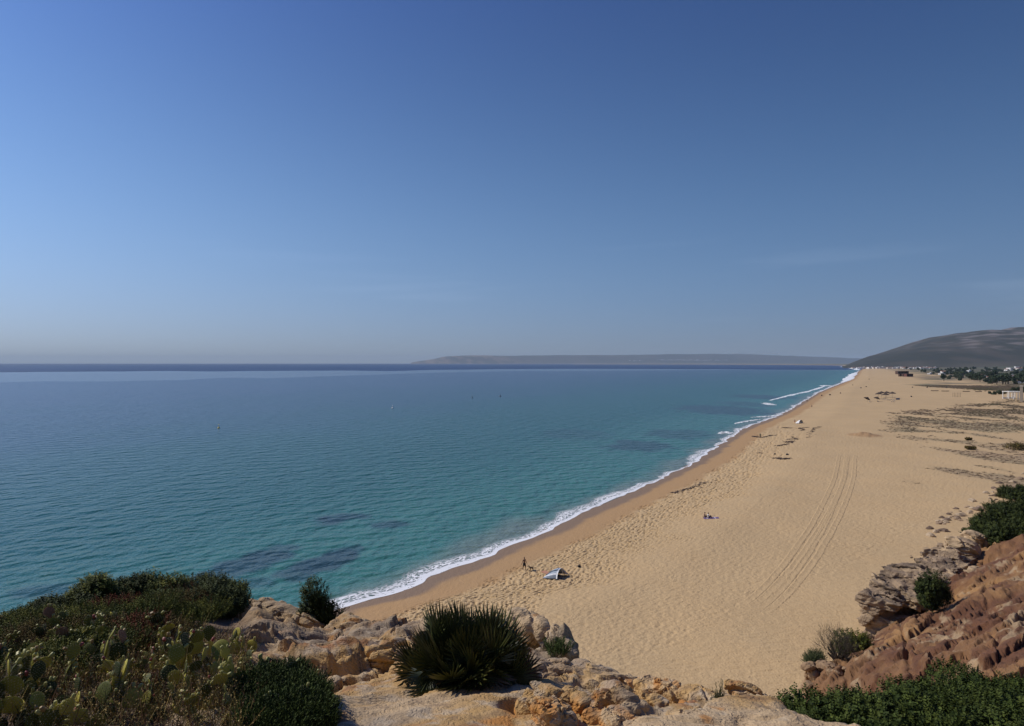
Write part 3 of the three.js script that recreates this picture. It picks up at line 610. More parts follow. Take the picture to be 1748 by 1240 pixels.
// stains of the stone itself, from noise in space alone: grey and cream beds, ochre and rust bands, dark lichen and pale grain speckles
function rockColour(x, y, z, k = 1) {
  const s = x * 0.50 + z * 0.87 + 0.4 * fbm2(x * 0.9, z * 0.9, 3, 302), n = fbm3(x * 1.1, y * 1.6, z * 1.1, 4), m = fbm3(x * 0.6 + 20, y, z * 0.6, 3), st = noise2(s * 7 + n * 2, x * 0.4, 320), f = fbm3(x * 8, y * 8, z * 8, 3);
  k *= 0.80;
  let c = mix3(CREAM, GREY, smooth(-0.05, 0.35, n));
  c = mix3(c, OCHRE, 0.8 * smooth(-0.06, 0.28, m + st * 0.22));
  c = mix3(c, RUST, 0.8 * smooth(0.20, 0.52, m * 0.6 + st * 0.35 + n * 0.4));
  c = mix3(c, UMBER, 0.55 * smooth(0.12, 0.42, f + n * 0.3));
  c = mix3(c, [0.58, 0.47, 0.33], 0.6 * smooth(0.14, 0.4, -f + 0.3 * m));
  if (x < -2.2) c = mix3(c, [0.33, 0.24, 0.145], 0.5 * smooth(-2.4, -3.4, x + 0.6 * n));
  const l = fbm3(x * 3.3 + 40, y * 3.3, z * 3.3, 3); c = mix3(c, LICHEN, 0.75 * smooth(0.33, 0.46, l) * smooth(-0.2, 0.2, f));
  return mul3(c, k * (1 + 0.18 * f));
}
const rockBump = tex(1024, 1024, (u, v) => { const a = tileFbm(u, v, 12, 6, 600), p = Math.abs(tileFbm(u, v, 40, 3, 620) - 0.5) * 2, b = clamp(a * 0.75 + p * 0.35); return [b, b, b]; });
rockBump.repeat.set(1 / 1.5, 1 / 1.5);
const rockMat = new THREE.MeshStandardMaterial({ vertexColors: true, roughness: 0.92, bumpMap: rockBump, bumpScale: 0.034 });
const SOIL = [0.13, 0.085, 0.05];
{
  const step = 0.035, x0 = -12.2, x1 = 5.2, z0 = -1.0, z1 = -16.5, C = Math.round((x1 - x0) / step), R = Math.round((z0 - z1) / step);
  const g = gridMesh(R, C, (i, j) => {
    let x = x0 + j * step, z = z0 - i * step; const y = topHeight(x, z), k = rockPart(x, z);
    const ox = k * 0.05 * fbm3(x * 2.2, y * 3, z * 2.2, 3), oz = k * 0.06 * fbm3(x * 2.2 + 30, y * 3, z * 2.2, 3);
    const c = mix3(mul3(SOIL, 1 + 0.5 * noise2(x * 9, z * 9, 330)), rockColour(x, y, z), k);
    return { p: [x + ox, y, z + oz], c, uv: [x + y * 0.7, z - y * 0.7] };
  });
  structure('cliff_top', g, rockMat);
}
{                                                         // the face below the rim, down to the beach
  const g = gridMesh(90, 120, (i, j) => { const x = lerp(-60, 30, j / 119), z = lerp(-11.5, -46, i / 89), n = fbm2(x / 2, z / 2, 3, 331); const y = Math.max(topBase(x, z) - 0.9 + 0.5 * n, landBase(x, z) - 1, -3); return { p: [x + 0.6 * n, y, z], c: rockColour(x, y, z), uv: [x + y * 0.7, z - y * 0.7] }; });
  structure('cliff_face', g, rockMat);
}
// sculpted sandstone lumps on and along the rim
function capsuleField(list, k) {                            // [x,y,z,r] balls joined softly
  return (x, y, z) => { let d = 1e9; for (const [a, b, c, r, sy = 1] of list) { const ex = (x - a) * 0.87 - (z - c) * 0.5, ez = (x - a) * 0.5 + (z - c) * 0.87, ey = (y - b) / sy + ex * 0.25, q = Math.pow(Math.abs(ex) ** 3.6 + Math.abs(ey) ** 3.6 + Math.abs(ez) ** 3.6, 1 / 3.6) - r * 0.92; const h = clamp(0.5 + 0.5 * (d - q) / k); d = lerp(d, q, h) - k * h * (1 - h); } return d; };
}
function boulder(label, balls, holes, { rough = 0.05, res = 72, tint = 1, k = 0.16, freq = 3, name = 'boulder', colour } = {}) {
  const lo = [1e9, 1e9, 1e9], hi = [-1e9, -1e9, -1e9];
  for (const [a, b, c, r, sy = 1] of balls) [a, b, c].forEach((v, i) => { const e = r * (i === 1 ? Math.max(1, sy) : 1) * 1.15 + 0.12 / freq * 3; lo[i] = Math.min(lo[i], v - e); hi[i] = Math.max(hi[i], v + e); });
  const body = capsuleField(balls, k);
  const dist = (x, y, z) => {
    const s = x * 0.42 + z * 0.5 + y * 0.9, n = fbm3(x * freq, y * freq, z * freq, 4);
    let d = body(x, y, z); if (Math.abs(d) > rough * 6 + 0.05) { if (d > 0 || !holes.length) return d; for (const [a, b, c, r] of holes) d = Math.max(d, r - Math.hypot(x - a, y - b, z - c)); return d; }
    const fa = facet3(x * freq * 0.5, y * freq * 0.75 + x * freq * 0.15, z * freq * 0.5, 1, 0.8), fb = facet3(x * freq * 2, y * freq * 2, z * freq * 2, 2);
    d -= rough * (2.2 * clamp(fa[0], -0.7, 0.3) + 0.5 * clamp(fb[0], -0.6, 0.3)) - rough * 0.7 * smooth(0.07, 0, fa[1]);
    d -= rough * (n * 0.5) - rough * 1.1 * Math.max(0, 1 - Math.abs(noise2(s * freq * 1.3 + n, (x - z) * freq * 0.3, 340)) * 4.5) - rough * 0.5 * Math.max(0, 1 - Math.abs(noise2(s * freq * 3.4 + n, (x - z) * freq * 0.6, 341)) * 4);
    d += rough * 0.9 * Math.max(0, 1 - Math.abs(noise3(x * freq * 0.8, y * freq * 0.5, z * freq * 0.8)) * 9) + rough * 0.18 * Math.abs(noise3(x * freq * 3.1, y * freq * 3.1, z * freq * 3.1));
    for (const [a, b, c, r] of holes) { const q = Math.hypot(x - a, y - b, z - c) - r * (1 + 0.3 * n); d = Math.max(d, -q); }
    return d;
  };
  const g = fieldMesh(dist, lo, hi, res, colour ?? ((x, y, z) => rockColour(x, y, z, tint)));
  return single(name, g, rockMat, label, 'rock');
}
// balls given where the photograph shows them: [u, v, distance, radius]
const B = (l) => l.map(([u, v, d, r, s]) => { const p = at(u, v, d); return [p.x, p.y, p.z, r, s ?? 1]; });
boulder('brown weathered boulder at the rim beside the dark green bushes', B([[430, 1062, 12.3, 0.27], [412, 1052, 12.6, 0.22], [447, 1072, 12.0, 0.18], [407, 1076, 12.0, 0.24]]), B([[440, 1062, 11.82, 0.13], [455, 1075, 11.75, 0.12]]), { rough: 0.06 });
boulder('small rounded stone below the brown boulder', B([[418, 1082, 11.2, 0.17], [408, 1090, 11.1, 0.13]]), [], { rough: 0.03, res: 48 });
boulder('long pale rock ledge along the rim behind the boulder', B([[480, 1050, 13.0, 0.34, 0.7], [505, 1056, 12.9, 0.32, 0.7], [525, 1076, 12.4, 0.28], [455, 1040, 13.2, 0.3, 0.7]]), B([[500, 1076, 12.2, 0.12]]), { rough: 0.07 });
boulder('ochre streaked bulge of sandstone beside the fan palm', B([[620, 1140, 8.8, 0.25, 0.9], [650, 1132, 8.75, 0.29, 0.9], [680, 1120, 9.0, 0.24], [600, 1152, 8.6, 0.14]]), [], { rough: 0.035, colour: (x, y, z, nx, ny, nz) => mix3(rockColour(x, y, z), OCHRE, 0.65 * smooth(0.0, 0.25, fbm3(x * 2, y * 5, z * 2, 3) + 0.12)) });
boulder('pale blocky rock at the rim behind the fan palm', B([[905, 1075, 9.7, 0.22], [930, 1085, 9.55, 0.22], [950, 1100, 9.35, 0.2], [880, 1062, 9.9, 0.22], [970, 1122, 9.0, 0.17], [975, 1105, 9.2, 0.12]]), B([[955, 1092, 9.1, 0.09], [930, 1122, 8.95, 0.11], [985, 1132, 8.75, 0.07]]), { rough: 0.036, tint: 1.05 });
boulder('rust stained slab leaning up towards the rim', B([[860, 1180, 7.2, 0.22, 0.7], [905, 1165, 7.4, 0.24, 0.7], [950, 1152, 7.6, 0.24, 0.7], [995, 1150, 7.75, 0.2, 0.7], [1030, 1165, 7.6, 0.14, 0.7]]), B([[985, 1172, 7.1, 0.13], [965, 1180, 7.05, 0.10]]), { rough: 0.045, colour: (x, y, z) => mix3(rockColour(x, y, z), [0.25, 0.19, 0.14], 0.45) });
boulder('lichen covered rock with deep hollows and orange stains', B([[900, 1215, 5.9, 0.14], [940, 1205, 6.0, 0.17], [985, 1205, 6.0, 0.18], [1030, 1200, 6.05, 0.17], [1060, 1190, 6.2, 0.15], [1075, 1215, 5.9, 0.16], [1010, 1225, 5.8, 0.16], [940, 1235, 5.6, 0.2], [1060, 1240, 5.6, 0.18]]), B([[1015, 1208, 5.78, 0.085], [1006, 1196, 5.85, 0.075], [888, 1215, 5.72, 0.085], [930, 1222, 5.7, 0.05], [1025, 1185, 5.95, 0.05]]), { rough: 0.04, res: 84, freq: 5, k: 0.07, colour: (x, y, z) => mix3(rockColour(x, y, z), LICHEN, 0.7 * smooth(0.06, 0.3, fbm3(x * 4 + 3, y * 3, z * 4, 4))) });
boulder('cream sandstone shelf with a small hollow near its edge', B([[1075, 1172, 7.4, 0.14, 0.8], [1110, 1180, 7.1, 0.18, 0.7], [1150, 1188, 6.9, 0.18, 0.7], [1190, 1196, 6.75, 0.18, 0.7], [1225, 1203, 6.6, 0.16, 0.7], [1120, 1200, 6.6, 0.14, 0.6], [1180, 1214, 6.3, 0.14, 0.6]]), B([[1186, 1186, 6.52, 0.065], [1194, 1194, 6.45, 0.05]]), { rough: 0.035, res: 84, freq: 5, k: 0.07, tint: 1.12 });
boulder('jagged rust and white knob on the pale shelf', B([[1132, 1170, 6.95, 0.075], [1142, 1177, 6.85, 0.06], [1150, 1172, 6.95, 0.05]]), [], { rough: 0.035, res: 44, freq: 9, k: 0.04, colour: (x, y, z) => mix3(rockColour(x, y, z, 1.15), LICHEN, 0.5 * smooth(-0.1, 0.2, noise3(x * 12, y * 8, z * 12))) });
boulder('rounded cream rock beside the little upright weed', B([[1262, 1190, 6.75, 0.14], [1285, 1196, 6.7, 0.13], [1250, 1206, 6.6, 0.13], [1310, 1212, 6.6, 0.12], [1335, 1226, 6.5, 0.11]]), B([[1310, 1196, 6.45, 0.06]]), { rough: 0.03, freq: 6, k: 0.06, tint: 1.1 });
boulder('grey lichen spotted rocks at the foot of the shelf', B([[1170, 1236, 5.75, 0.13], [1205, 1232, 5.8, 0.1], [1270, 1226, 5.95, 0.11], [1290, 1238, 5.8, 0.11], [1235, 1246, 5.6, 0.1], [1330, 1246, 5.7, 0.1]]), B([[1165, 1230, 5.6, 0.045], [1212, 1228, 5.68, 0.04]]), { rough: 0.03, freq: 7, k: 0.04, tint: 0.95 });
boulder('two pale stones lying on the rim of the shelf', B([[1065, 1167, 7.55, 0.09, 0.7], [1085, 1172, 7.4, 0.06, 0.7], [1008, 1152, 8.1, 0.07, 0.6], [1020, 1158, 8.0, 0.06]]), [], { rough: 0.02, res: 44, freq: 6, k: 0.03, tint: 1.2 });

// ---------------------------------------------------------------- the red cliff to the right
const knots = [];
for (const [u, v, d] of [[1300, 1330, 20], [1340, 1290, 24], [1450, 1262, 24], [1450, 1245, 28], [1550, 1282, 20], [1550, 1255, 25], [1550, 1232, 30], [1650, 1280, 20], [1650, 1252, 25], [1650, 1230, 29.5], [1748, 1285, 19], [1748, 1250, 24], [1748, 1228, 28.5], [1900, 1210, 27], [1450, 1330, 17], [1650, 1340, 15.5], [1850, 1350, 15],
  [1430, 1168, 46], [1500, 1187, 42.5], [1600, 1188, 37], [1690, 1185, 34.5], [1760, 1188, 32.5], [1480, 1112, 54], [1550, 1092, 52], [1640, 1090, 46], [1748, 1062, 43], [1560, 1052, 59], [1640, 1002, 62], [1748, 938, 68], [1860, 880, 70], [1900, 1010, 48], [1950, 1150, 33],
  [1376, 1152, 51], [1395, 1185, 46], [1500, 1075, 58], [1560, 1000, 66], [1640, 945, 77], [1700, 897, 90], [1748, 850, 108], [1850, 790, 125], [1690, 965, 72], [1600, 1030, 63.5]]) knots.push(at(u, v, d));
for (const [u, d] of [[1320, 40], [1330, 50], [1368, 56], [1420, 61], [1470, 67], [1540, 75], [1600, 84], [1650, 95], [1700, 112], [1748, 133], [1800, 150], [1900, 175], [1280, 30], [1240, 40], [1500, 95]]) { const x = (u - 874) / F * d; knots.push(V(x, landBase(x, -d) - 0.5, -d)); }
knots.push(V(95, 17, -40), V(70, 15, -15), V(30, 14, -9), V(12, 15, -7), V(110, 15, -80), V(12, 8, -30), V(140, 14, -120));
const plate = (() => {                                     // thin plate through the knots
  const n = knots.length, m = n + 3, A = Array.from({ length: m }, () => new Float64Array(m + 1)), U = (r2) => r2 > 1e-9 ? r2 * Math.log(r2) : 0;
  knots.forEach((p, i) => { knots.forEach((q, j) => { A[i][j] = U((p.x - q.x) ** 2 + (p.z - q.z) ** 2); }); A[i][i] += 12; A[i][n] = A[n][i] = 1; A[i][n + 1] = A[n + 1][i] = p.x; A[i][n + 2] = A[n + 2][i] = p.z; A[i][m] = p.y; });
  for (let i = 0; i < m; i++) { let b = i; for (let k = i + 1; k < m; k++) if (Math.abs(A[k][i]) > Math.abs(A[b][i])) b = k; [A[i], A[b]] = [A[b], A[i]]; for (let k = 0; k < m; k++) if (k !== i && A[k][i]) { const f = A[k][i] / A[i][i]; for (let c = i; c <= m; c++) A[k][c] -= f * A[i][c]; } }
  const w = A.map((r, i) => r[m] / r[i]);
  return (x, z) => { let y = w[n] + w[n + 1] * x + w[n + 2] * z; for (let i = 0; i < n; i++) y += w[i] * U((x - knots[i].x) ** 2 + (z - knots[i].z) ** 2); return y; };
})();
function cliffHeight(x, z) {
  const b = plate(x, z), l = landBase(x, z), up = smooth(0.3, 3, b - l);
  const s = (b * 1.0 + x * -0.12 + 0.9 * fbm2(x / 9, z / 9, 3, 350)) * 0.85, q = x * 0.45 + z * 0.89 + 0.8 * fbm2(x / 5, z / 5, 3, 355), l2 = x * 0.89 - z * 0.45;   // beds that weather back unevenly
  const rd = (f, g, k) => Math.max(0, 1 - Math.abs(noise2(q * f, l2 * g, k)) * 3);
  const k1 = facet2(l2 * 0.14, q * 0.5, 359, 0.9), k2 = facet2(l2 * 0.45, q * 1.5, 364, 1.0), k3 = facet2(x * 2.2, z * 2.2, 365, 1.0);
  let r = 0.5 * k1[0] + 0.14 * k2[0] + 0.07 * k3[0] - 0.3 * smooth(0.03, 0, k1[1]) - 0.15 * smooth(0.04, 0, k2[1]) - 0.18 * rd(0.5, 0.12, 356) - 0.22 * rd(1.2, 0.35, 357) - 0.12 * rd(2.8, 0.8, 358) + 0.3 * fbm2(x / 4, z / 4, 4, 351) + 0.12 * Math.abs(noise2(x * 1.3, z * 1.3, 352)) - 0.3 * smooth(0.12, 0, Math.abs(noise2(x / 3 + z / 5, z / 7, 353)));
  const w = worley2(x / 1.6, z / 1.6, 354); r += 0.22 * (0.5 - w[0]) * smooth(0.45, 0.9, w[2]);
  return b + up * r;
}
const REDROCK = [0.135, 0.056, 0.024], BROWN = [0.21, 0.105, 0.042], TAN = [0.34, 0.185, 0.068];
function cliffColour(x, y, z) {
  const s = y * 1.3 - x * 0.15 + 0.5 * fbm2(x / 5, z / 5, 3, 360), n = fbm3(x / 3.5, y / 2, z / 3.5, 4), st = noise2(s * 2.6, (x + z) * 0.08, 361), f = fbm3(x * 1.6, y * 2.2, z * 1.6, 3);
  let c = mix3(REDROCK, BROWN, smooth(-0.25, 0.3, n + st * 0.3));
  c = mix3(c, TAN, 0.85 * smooth(0.0, 0.4, fbm3(x / 6 + 9, y / 4, z / 6, 3) + st * 0.2 + 0.2 * smooth(46, 62, x)));
  c = mix3(c, mul3(CREAM, 0.75), 0.7 * smooth(0.24, 0.40, fbm3(x / 1.8 + 4, y * 1.6, z / 1.8, 4) + 0.14 * st));
  return mul3(c, 1 + 0.35 * f);
}
const cliffBump = rockBump.clone(); cliffBump.repeat.set(1 / 5, 1 / 5); cliffBump.needsUpdate = true;
const cliffMat = new THREE.MeshStandardMaterial({ vertexColors: true, roughness: 0.95, bumpMap: cliffBump, bumpScale: 0.16 });
{
  const R = 480, C = 370;
  const g = gridMesh(R, C, (i, j) => {
    const d = 14 * Math.pow(180 / 14, i / (R - 1)), z = -d, x = lerp(0.26, 1.15, j / (C - 1)) * d, y = cliffHeight(x, z), l = landBase(x, z), pale = smooth(3.2, 0.8, y - l);
    let c = cliffColour(x, y, z); c = mix3(c, mul3(CREAM, 0.9 + 0.3 * noise2(x, z, 370)), pale * 0.75 * smooth(-0.2, 0.2, fbm2(x / 3, z / 3, 3, 371) + 0.2)); c = mix3(c, SAND, smooth(0.7, 0.1, y - l));
    c = mix3(c, SOIL, smooth(31.5, 29.5, d + 1.5 * noise2(x / 2, z / 2, 372)) * 0.8);
    const k = smooth(0.5, 2, y - l), ox = k * 0.35 * fbm3(x * 0.7, y, z * 0.7, 3), oz = k * 0.35 * fbm3(x * 0.7 + 9, y, z * 0.7, 3);
    return { p: [x + ox, y < l - 0.6 ? l - 0.6 - (l - y) * 0.2 : y, z + oz], c, uv: [x + y * 0.6, z + y * 0.8] };
  });
  structure('cliff_slope', g, cliffMat);
}
const rockMatFar = cliffMat;
// overhanging block at the cliff's end, and the pale ledges behind it
const blockColour = (x, y, z) => { const n = fbm3(x / 1.6, y * 0.9, z / 1.6, 4), s = noise2(y * 3.2 - x * 0.5 + n, x * 0.2, 380); let c = mix3([0.34, 0.24, 0.145], [0.21, 0.15, 0.095], smooth(-0.2, 0.3, n)); c = mix3(c, mul3(CREAM, 0.85), 0.75 * smooth(0.08, 0.45, s * 0.5 + fbm3(x / 2 + 7, y, z / 2, 3))); return mix3(c, [0.10, 0.065, 0.045], 0.5 * smooth(0.12, 0.4, fbm3(x * 1.3, y * 1.9, z * 1.3, 3))); };
{
  const O = at(1474, 1012, 62), dx = 0.74, dz = -0.67, nx = 0.67, nz = 0.74;   // the block runs away from us along (dx, dz); its shaded face looks along (nx, nz)
  const seg = [[-0.2, 2.9, 0.2, -0.1, 2.6], [2.6, 6.2, 0.9, 0.3, 3.0], [5.9, 9.6, 0.5, 0.8, 3.0], [9.3, 13.2, 1.2, 0.5, 3.0], [12.9, 17.6, 0.8, 0.6, 3.0], [17.2, 22.5, 0.6, 0.2, 2.8]];
  const field = (x, y, z) => {
    const ex = x - O.x, ez = z - O.z, u = ex * dx + ez * dz, w = ex * nx + ez * nz, h = y - O.y, n = fbm3(x * 0.5, y * 0.5, z * 0.5, 3);
    let d = 9;
    for (const [u0, u1, out, up, th] of seg) { const a = Math.max(u0 - u, u - u1), b = Math.max(-w - 0.2, w - th - out - 0.25 * n), c = Math.max(h - up + w * 0.16, -h - 5.2); d = Math.min(d, Math.max(a, b, c)); }
    const cut = Math.max(-(w - 1.3 - 0.5 * n), Math.abs(h + 3.7 + 0.4 * n) - 0.9, 1.2 - u); d = Math.max(d, -cut);   // the undercut
    const cut2 = Math.max(-(w - 1.9), Math.abs(h + 1.5 + 0.1 * u) - 0.22); d = Math.max(d, -cut2);                   // a bedding slot
    if (Math.abs(d) < 1.2) { const f = facet3(x * 0.55, y * 0.8, z * 0.55, 3), g = facet3(x * 1.5, y * 2.2, z * 1.5, 4); d -= 0.55 * f[0] + 0.2 * g[0] - 0.2 * smooth(0.06, 0, f[1]) - 0.22 * n; }
    return d;
  };
  const b0 = [[O.x - 2, O.y - 5.6, O.z - 17.5], [O.x + 20.5, O.y + 2.0, O.z + 4.6]];
  single('rock_outcrop', fieldMesh(field, b0[0], b0[1], 118, blockColour, 400000), rockMatFar, 'tall grey sandstone outcrop with a dark undercut face above the beach', 'rock');
}
boulder('pale hollowed ledge of rock beneath the round dark bush', B([[1632, 955, 73, 1.5, 0.8], [1645, 940, 76, 1.6, 0.9], [1662, 928, 79, 1.8, 0.8], [1640, 995, 67, 1.0], [1660, 975, 69, 1.0]]), B([[1635, 975, 69, 1.1], [1660, 960, 72, 1.4], [1604, 975, 67.5, 0.8]]), { rough: 0.42, res: 88, freq: 0.6, k: 0.6, colour: (x, y, z) => mix3(blockColour(x, y, z), CREAM, 0.4) });
boulder('cracked pale rock at the low tip of the red cliff', B([[1388, 1150, 50, 0.75], [1410, 1148, 50, 0.8], [1384, 1172, 48.5, 0.7], [1405, 1178, 48, 0.8], [1430, 1160, 48.5, 0.9]]), B([[1392, 1166, 47.6, 0.35]]), { rough: 0.2, res: 64, freq: 1.1, k: 0.3, colour: (x, y, z) => mix3(blockColour(x, y, z), TAN, 0.35) });
{                                                         // fallen stones at the foot, where the cliff meets the sand
  reseed(131); const kinds = [0, 1, 2].map((s) => { const g = new THREE.IcosahedronGeometry(1, 1); let q = mergeVertices(g.deleteAttribute('normal').deleteAttribute('uv')); const p = q.attributes.position; for (let i = 0; i < p.count; i++) { const a = V().fromBufferAttribute(p, i), k = 1 + 0.45 * noise3(a.x * 1.4 + s * 9, a.y * 1.4, a.z * 1.4) + 0.12 * noise3(a.x * 4, a.y * 4, a.z * 4 + s); p.setXYZ(i, a.x * k, a.y * k * 0.7, a.z * k); } q = q.toNonIndexed(); q.computeVertexNormals(); return q; });
  const mats = [std(0.40, 0.30, 0.19), std(0.30, 0.21, 0.13), std(0.17, 0.115, 0.075)];
  for (let k = 0; k < 64; k++) {
    const t = rnd(), u = lerp(1572, 1745, t) + range(-10, 10), v = lerp(918, 815, Math.pow(t, 0.9)) + range(-9, 12), p = onLand(u, v), y = Math.max(p.y, cliffHeight(p.x, p.z)); if (y - p.y > 3) continue;
    const s = range(0.2, 0.7), m = single('fallen_rock', kinds[k % 3], mats[Math.floor(rnd() * 3)], 'rough sandstone lump fallen on the sand at the foot of the cliff', 'rock', 'rocks fallen at the cliff foot');
    m.position.set(p.x, y + s * 0.05, p.z); m.scale.set(s * range(0.8, 1.5), s, s); m.rotation.y = range(0, 6);
  }
}
// ---------------------------------------------------------------- plants on the cliff
const leafSkin = (r, g, b, rough = 0.6, t = 0.25) => new THREE.MeshPhysicalMaterial({ color: rgb(r, g, b), roughness: rough, side: THREE.DoubleSide, transmission: t, thickness: 0 });
const whiteLeaf = new THREE.MeshPhysicalMaterial({ color: 0xffffff, roughness: 0.75, specularIntensity: 0.35, side: THREE.DoubleSide });
function sprig(s, n, len, leafL, leafW, lift, stemW = 0.0025) {   // a twig with leaves; it grows along +y
  reseed(s); const pos = [], idx = []; let c = 0;
  const quad = (a, b, d, e) => { for (const p of [a, b, d, e]) pos.push(p.x, p.y, p.z); idx.push(c, c + 1, c + 2, c, c + 2, c + 3); c += 4; };
  quad(V(-stemW, 0, 0), V(stemW, 0, 0), V(stemW * 0.4, len, 0), V(-stemW * 0.4, len, 0));
  for (let k = 0; k < n; k++) {
    const y = len * (0.12 + 0.88 * (k + rnd() * 0.6) / n), a = k * 2.4 + range(-0.4, 0.4), up = lift * range(0.6, 1.3), l = leafL * range(0.7, 1.2) * (1 - 0.35 * k / n), w = leafW * range(0.8, 1.2);
    const o = V(0, y, 0), dir = V(Math.cos(a) * Math.cos(up), Math.sin(up), Math.sin(a) * Math.cos(up)), side = V(-Math.sin(a), 0, Math.cos(a)), mid = o.clone().addScaledVector(dir, l * 0.5).add(V(0, w * 0.25, 0));
    quad(o, mid.clone().addScaledVector(side, w), o.clone().addScaledVector(dir, l), mid.clone().addScaledVector(side, -w));
  }
  const g = new THREE.BufferGeometry(); g.setAttribute('position', new THREE.Float32BufferAttribute(pos, 3)); g.setIndex(idx); g.computeVertexNormals(); return g;
}
const heath = sprig(151, 16, 0.15, 0.030, 0.0045, 0.7), lentisk = sprig(152, 9, 0.14, 0.045, 0.012, 0.5), needle = sprig(153, 18, 0.13, 0.034, 0.003, 0.9), dry = sprig(154, 7, 0.2, 0.02, 0.003, 0.8), bigLentisk = sprig(155, 10, 0.5, 0.19, 0.06, 0.5, 0.008);
const UPV = V(0, 1, 0);
// a mounded shrub: twigs spread through its volume, pointing outwards and up; colour picks vary from twig to twig
function shrub(name, label, group, base, rx, ry, rz, kind, count, colours, s, opts = {}) {
  const o = thing(name, label, opts.category ?? 'shrub', base, 0, group); reseed(s);
  const m = new THREE.InstancedMesh(kind, opts.mat ?? whiteLeaf, count), q = new THREE.Object3D(), stems = [];
  const lobes = []; const L = opts.lobes ?? 7; for (let k = 0; k < L; k++) lobes.push([range(-0.55, 0.55), range(0.15, 0.6), range(-0.55, 0.55), range(0.35, 0.6)]);
  for (let k = 0; k < count; k++) {
    const l = lobes[Math.floor(rnd() * L)], a = V(range(-1, 1), range(-0.5, 1), range(-1, 1)).normalize(), r = l[3] * Math.pow(rnd(), 0.28);
    const p = V((l[0] + a.x * r) * rx, Math.max(-0.1, (l[1] + a.y * r)) * ry, (l[2] + a.z * r) * rz);
    const dir = V(a.x * 0.8 + range(-0.5, 0.5), (opts.up ?? 0.8) + range(-0.3, 0.5), a.z * 0.8 + range(-0.5, 0.5)).normalize();
    if (opts.clip) { const gy = opts.clip(base.x + p.x, base.z + p.z); if (base.y + p.y < gy) p.y = gy - base.y + range(0, 0.05); }
    q.position.copy(p); q.quaternion.setFromUnitVectors(UPV, dir); q.rotateY(range(0, 6)); q.scale.setScalar(range(0.65, 1.35) * (opts.size ?? 1)); q.updateMatrix(); m.setMatrixAt(k, q.matrix);
    const n = noise3(p.x * 5 / rx + s, p.y * 4, p.z * 5 / rz) * 0.5 + rnd() * 0.6, c = colours[clamp(Math.floor((n + 0.3) * colours.length), 0, colours.length - 1)];
    const b = range(0.75, 1.3); m.setColorAt(k, rgb(c[0] * b, c[1] * b, c[2] * b));
  }
  m.name = 'foliage'; m.userData.kind = 'stuff'; m.castShadow = m.receiveShadow = true; o.add(m);
  for (const l of lobes) stems.push(limb(V(l[0] * rx * 0.2, -0.15, l[2] * rz * 0.2), V(l[0] * rx, l[1] * ry, l[2] * rz), 0.012 * ry * 2 * (opts.stem ?? 1), 0.005 * ry * 2 * (opts.stem ?? 1), 5));
  part('stems', mergeGeometries(stems), barkMat, o);
  return o;
}
const onTop = (u, v, d) => { const p = at(u, v, d); return V(p.x, topHeight(p.x, p.z), p.z); };
const onTopD = (u, d) => { const x = (u - 874) / F * d; return V(x, topHeight(x, -d), -d); };
const G1 = [[0.036, 0.048, 0.009], [0.056, 0.070, 0.011], [0.082, 0.096, 0.014], [0.16, 0.155, 0.024]], G2 = [[0.040, 0.038, 0.009], [0.068, 0.058, 0.013], [0.095, 0.058, 0.016], [0.16, 0.12, 0.028]], RED = [[0.060, 0.040, 0.010], [0.105, 0.042, 0.014], [0.16, 0.040, 0.018], [0.075, 0.060, 0.014]], DARK = [[0.020, 0.030, 0.007], [0.032, 0.044, 0.009], [0.048, 0.060, 0.012]];  // last twig colour of the first two sets paints in yellow sunlit highlights
// heathy scrub over the bank
reseed(160);
const bank = [];
for (let k = 0; k < 34; k++) { const d = 7.2 + (k % 6) * 0.86 + range(-0.3, 0.3), u = range(-70, 330 - Math.max(0, 8.5 - d) * 110), r = rimAt((u - 874) / F)[0]; if (d > r - 0.15) continue; bank.push([u, d, k]); }
for (const [u, d, k] of bank) shrub('heath_shrub', ['low green heath shrub on the bank behind the prickly pears', 'olive and brown heath shrub on the bank behind the prickly pears', 'heath shrub with dry reddish heads on the bank behind the prickly pears'][k % 5 === 4 ? 2 : k % 3 === 1 ? 1 : 0], ['green heath shrubs on the bank', 'brown heath shrubs on the bank', 'reddish heath shrubs on the bank'][k % 5 === 4 ? 2 : k % 3 === 1 ? 1 : 0], onTopD(u, d), range(0.42, 0.6), range(0.16, 0.26), range(0.42, 0.6), heath, 1500, k % 5 === 4 ? RED : k % 3 === 1 ? G2 : G1, 170 + k);
// the dark bushes along the rim of the bank
[[30, 10.0, 0.5, 0.4], [85, 10.4, 0.45, 0.42], [140, 10.7, 0.5, 0.5], [165, 10.8, 0.35, 0.6], [215, 11.3, 0.45, 0.52], [245, 11.5, 0.4, 0.62], [275, 11.6, 0.45, 0.58], [315, 11.9, 0.5, 0.55], [350, 12.2, 0.5, 0.58], [378, 12.4, 0.42, 0.62], [370, 11.6, 0.45, 0.55], [335, 11.2, 0.5, 0.5], [-20, 9.6, 0.5, 0.4], [290, 10.9, 0.5, 0.45], [388, 11.9, 0.3, 0.5]].forEach(([u, d, r, h], k) =>
  shrub('rim_bush', 'dark green upright bush along the rim of the bank', 'dark bushes along the bank rim', onTopD(u, d), r, h * (0.56 + 0.34 * ((k * 0.618) % 1)), r, lentisk, 1600, k % 3 ? DARK : G1, 230 + k, { up: 1.7, size: 0.95 }));
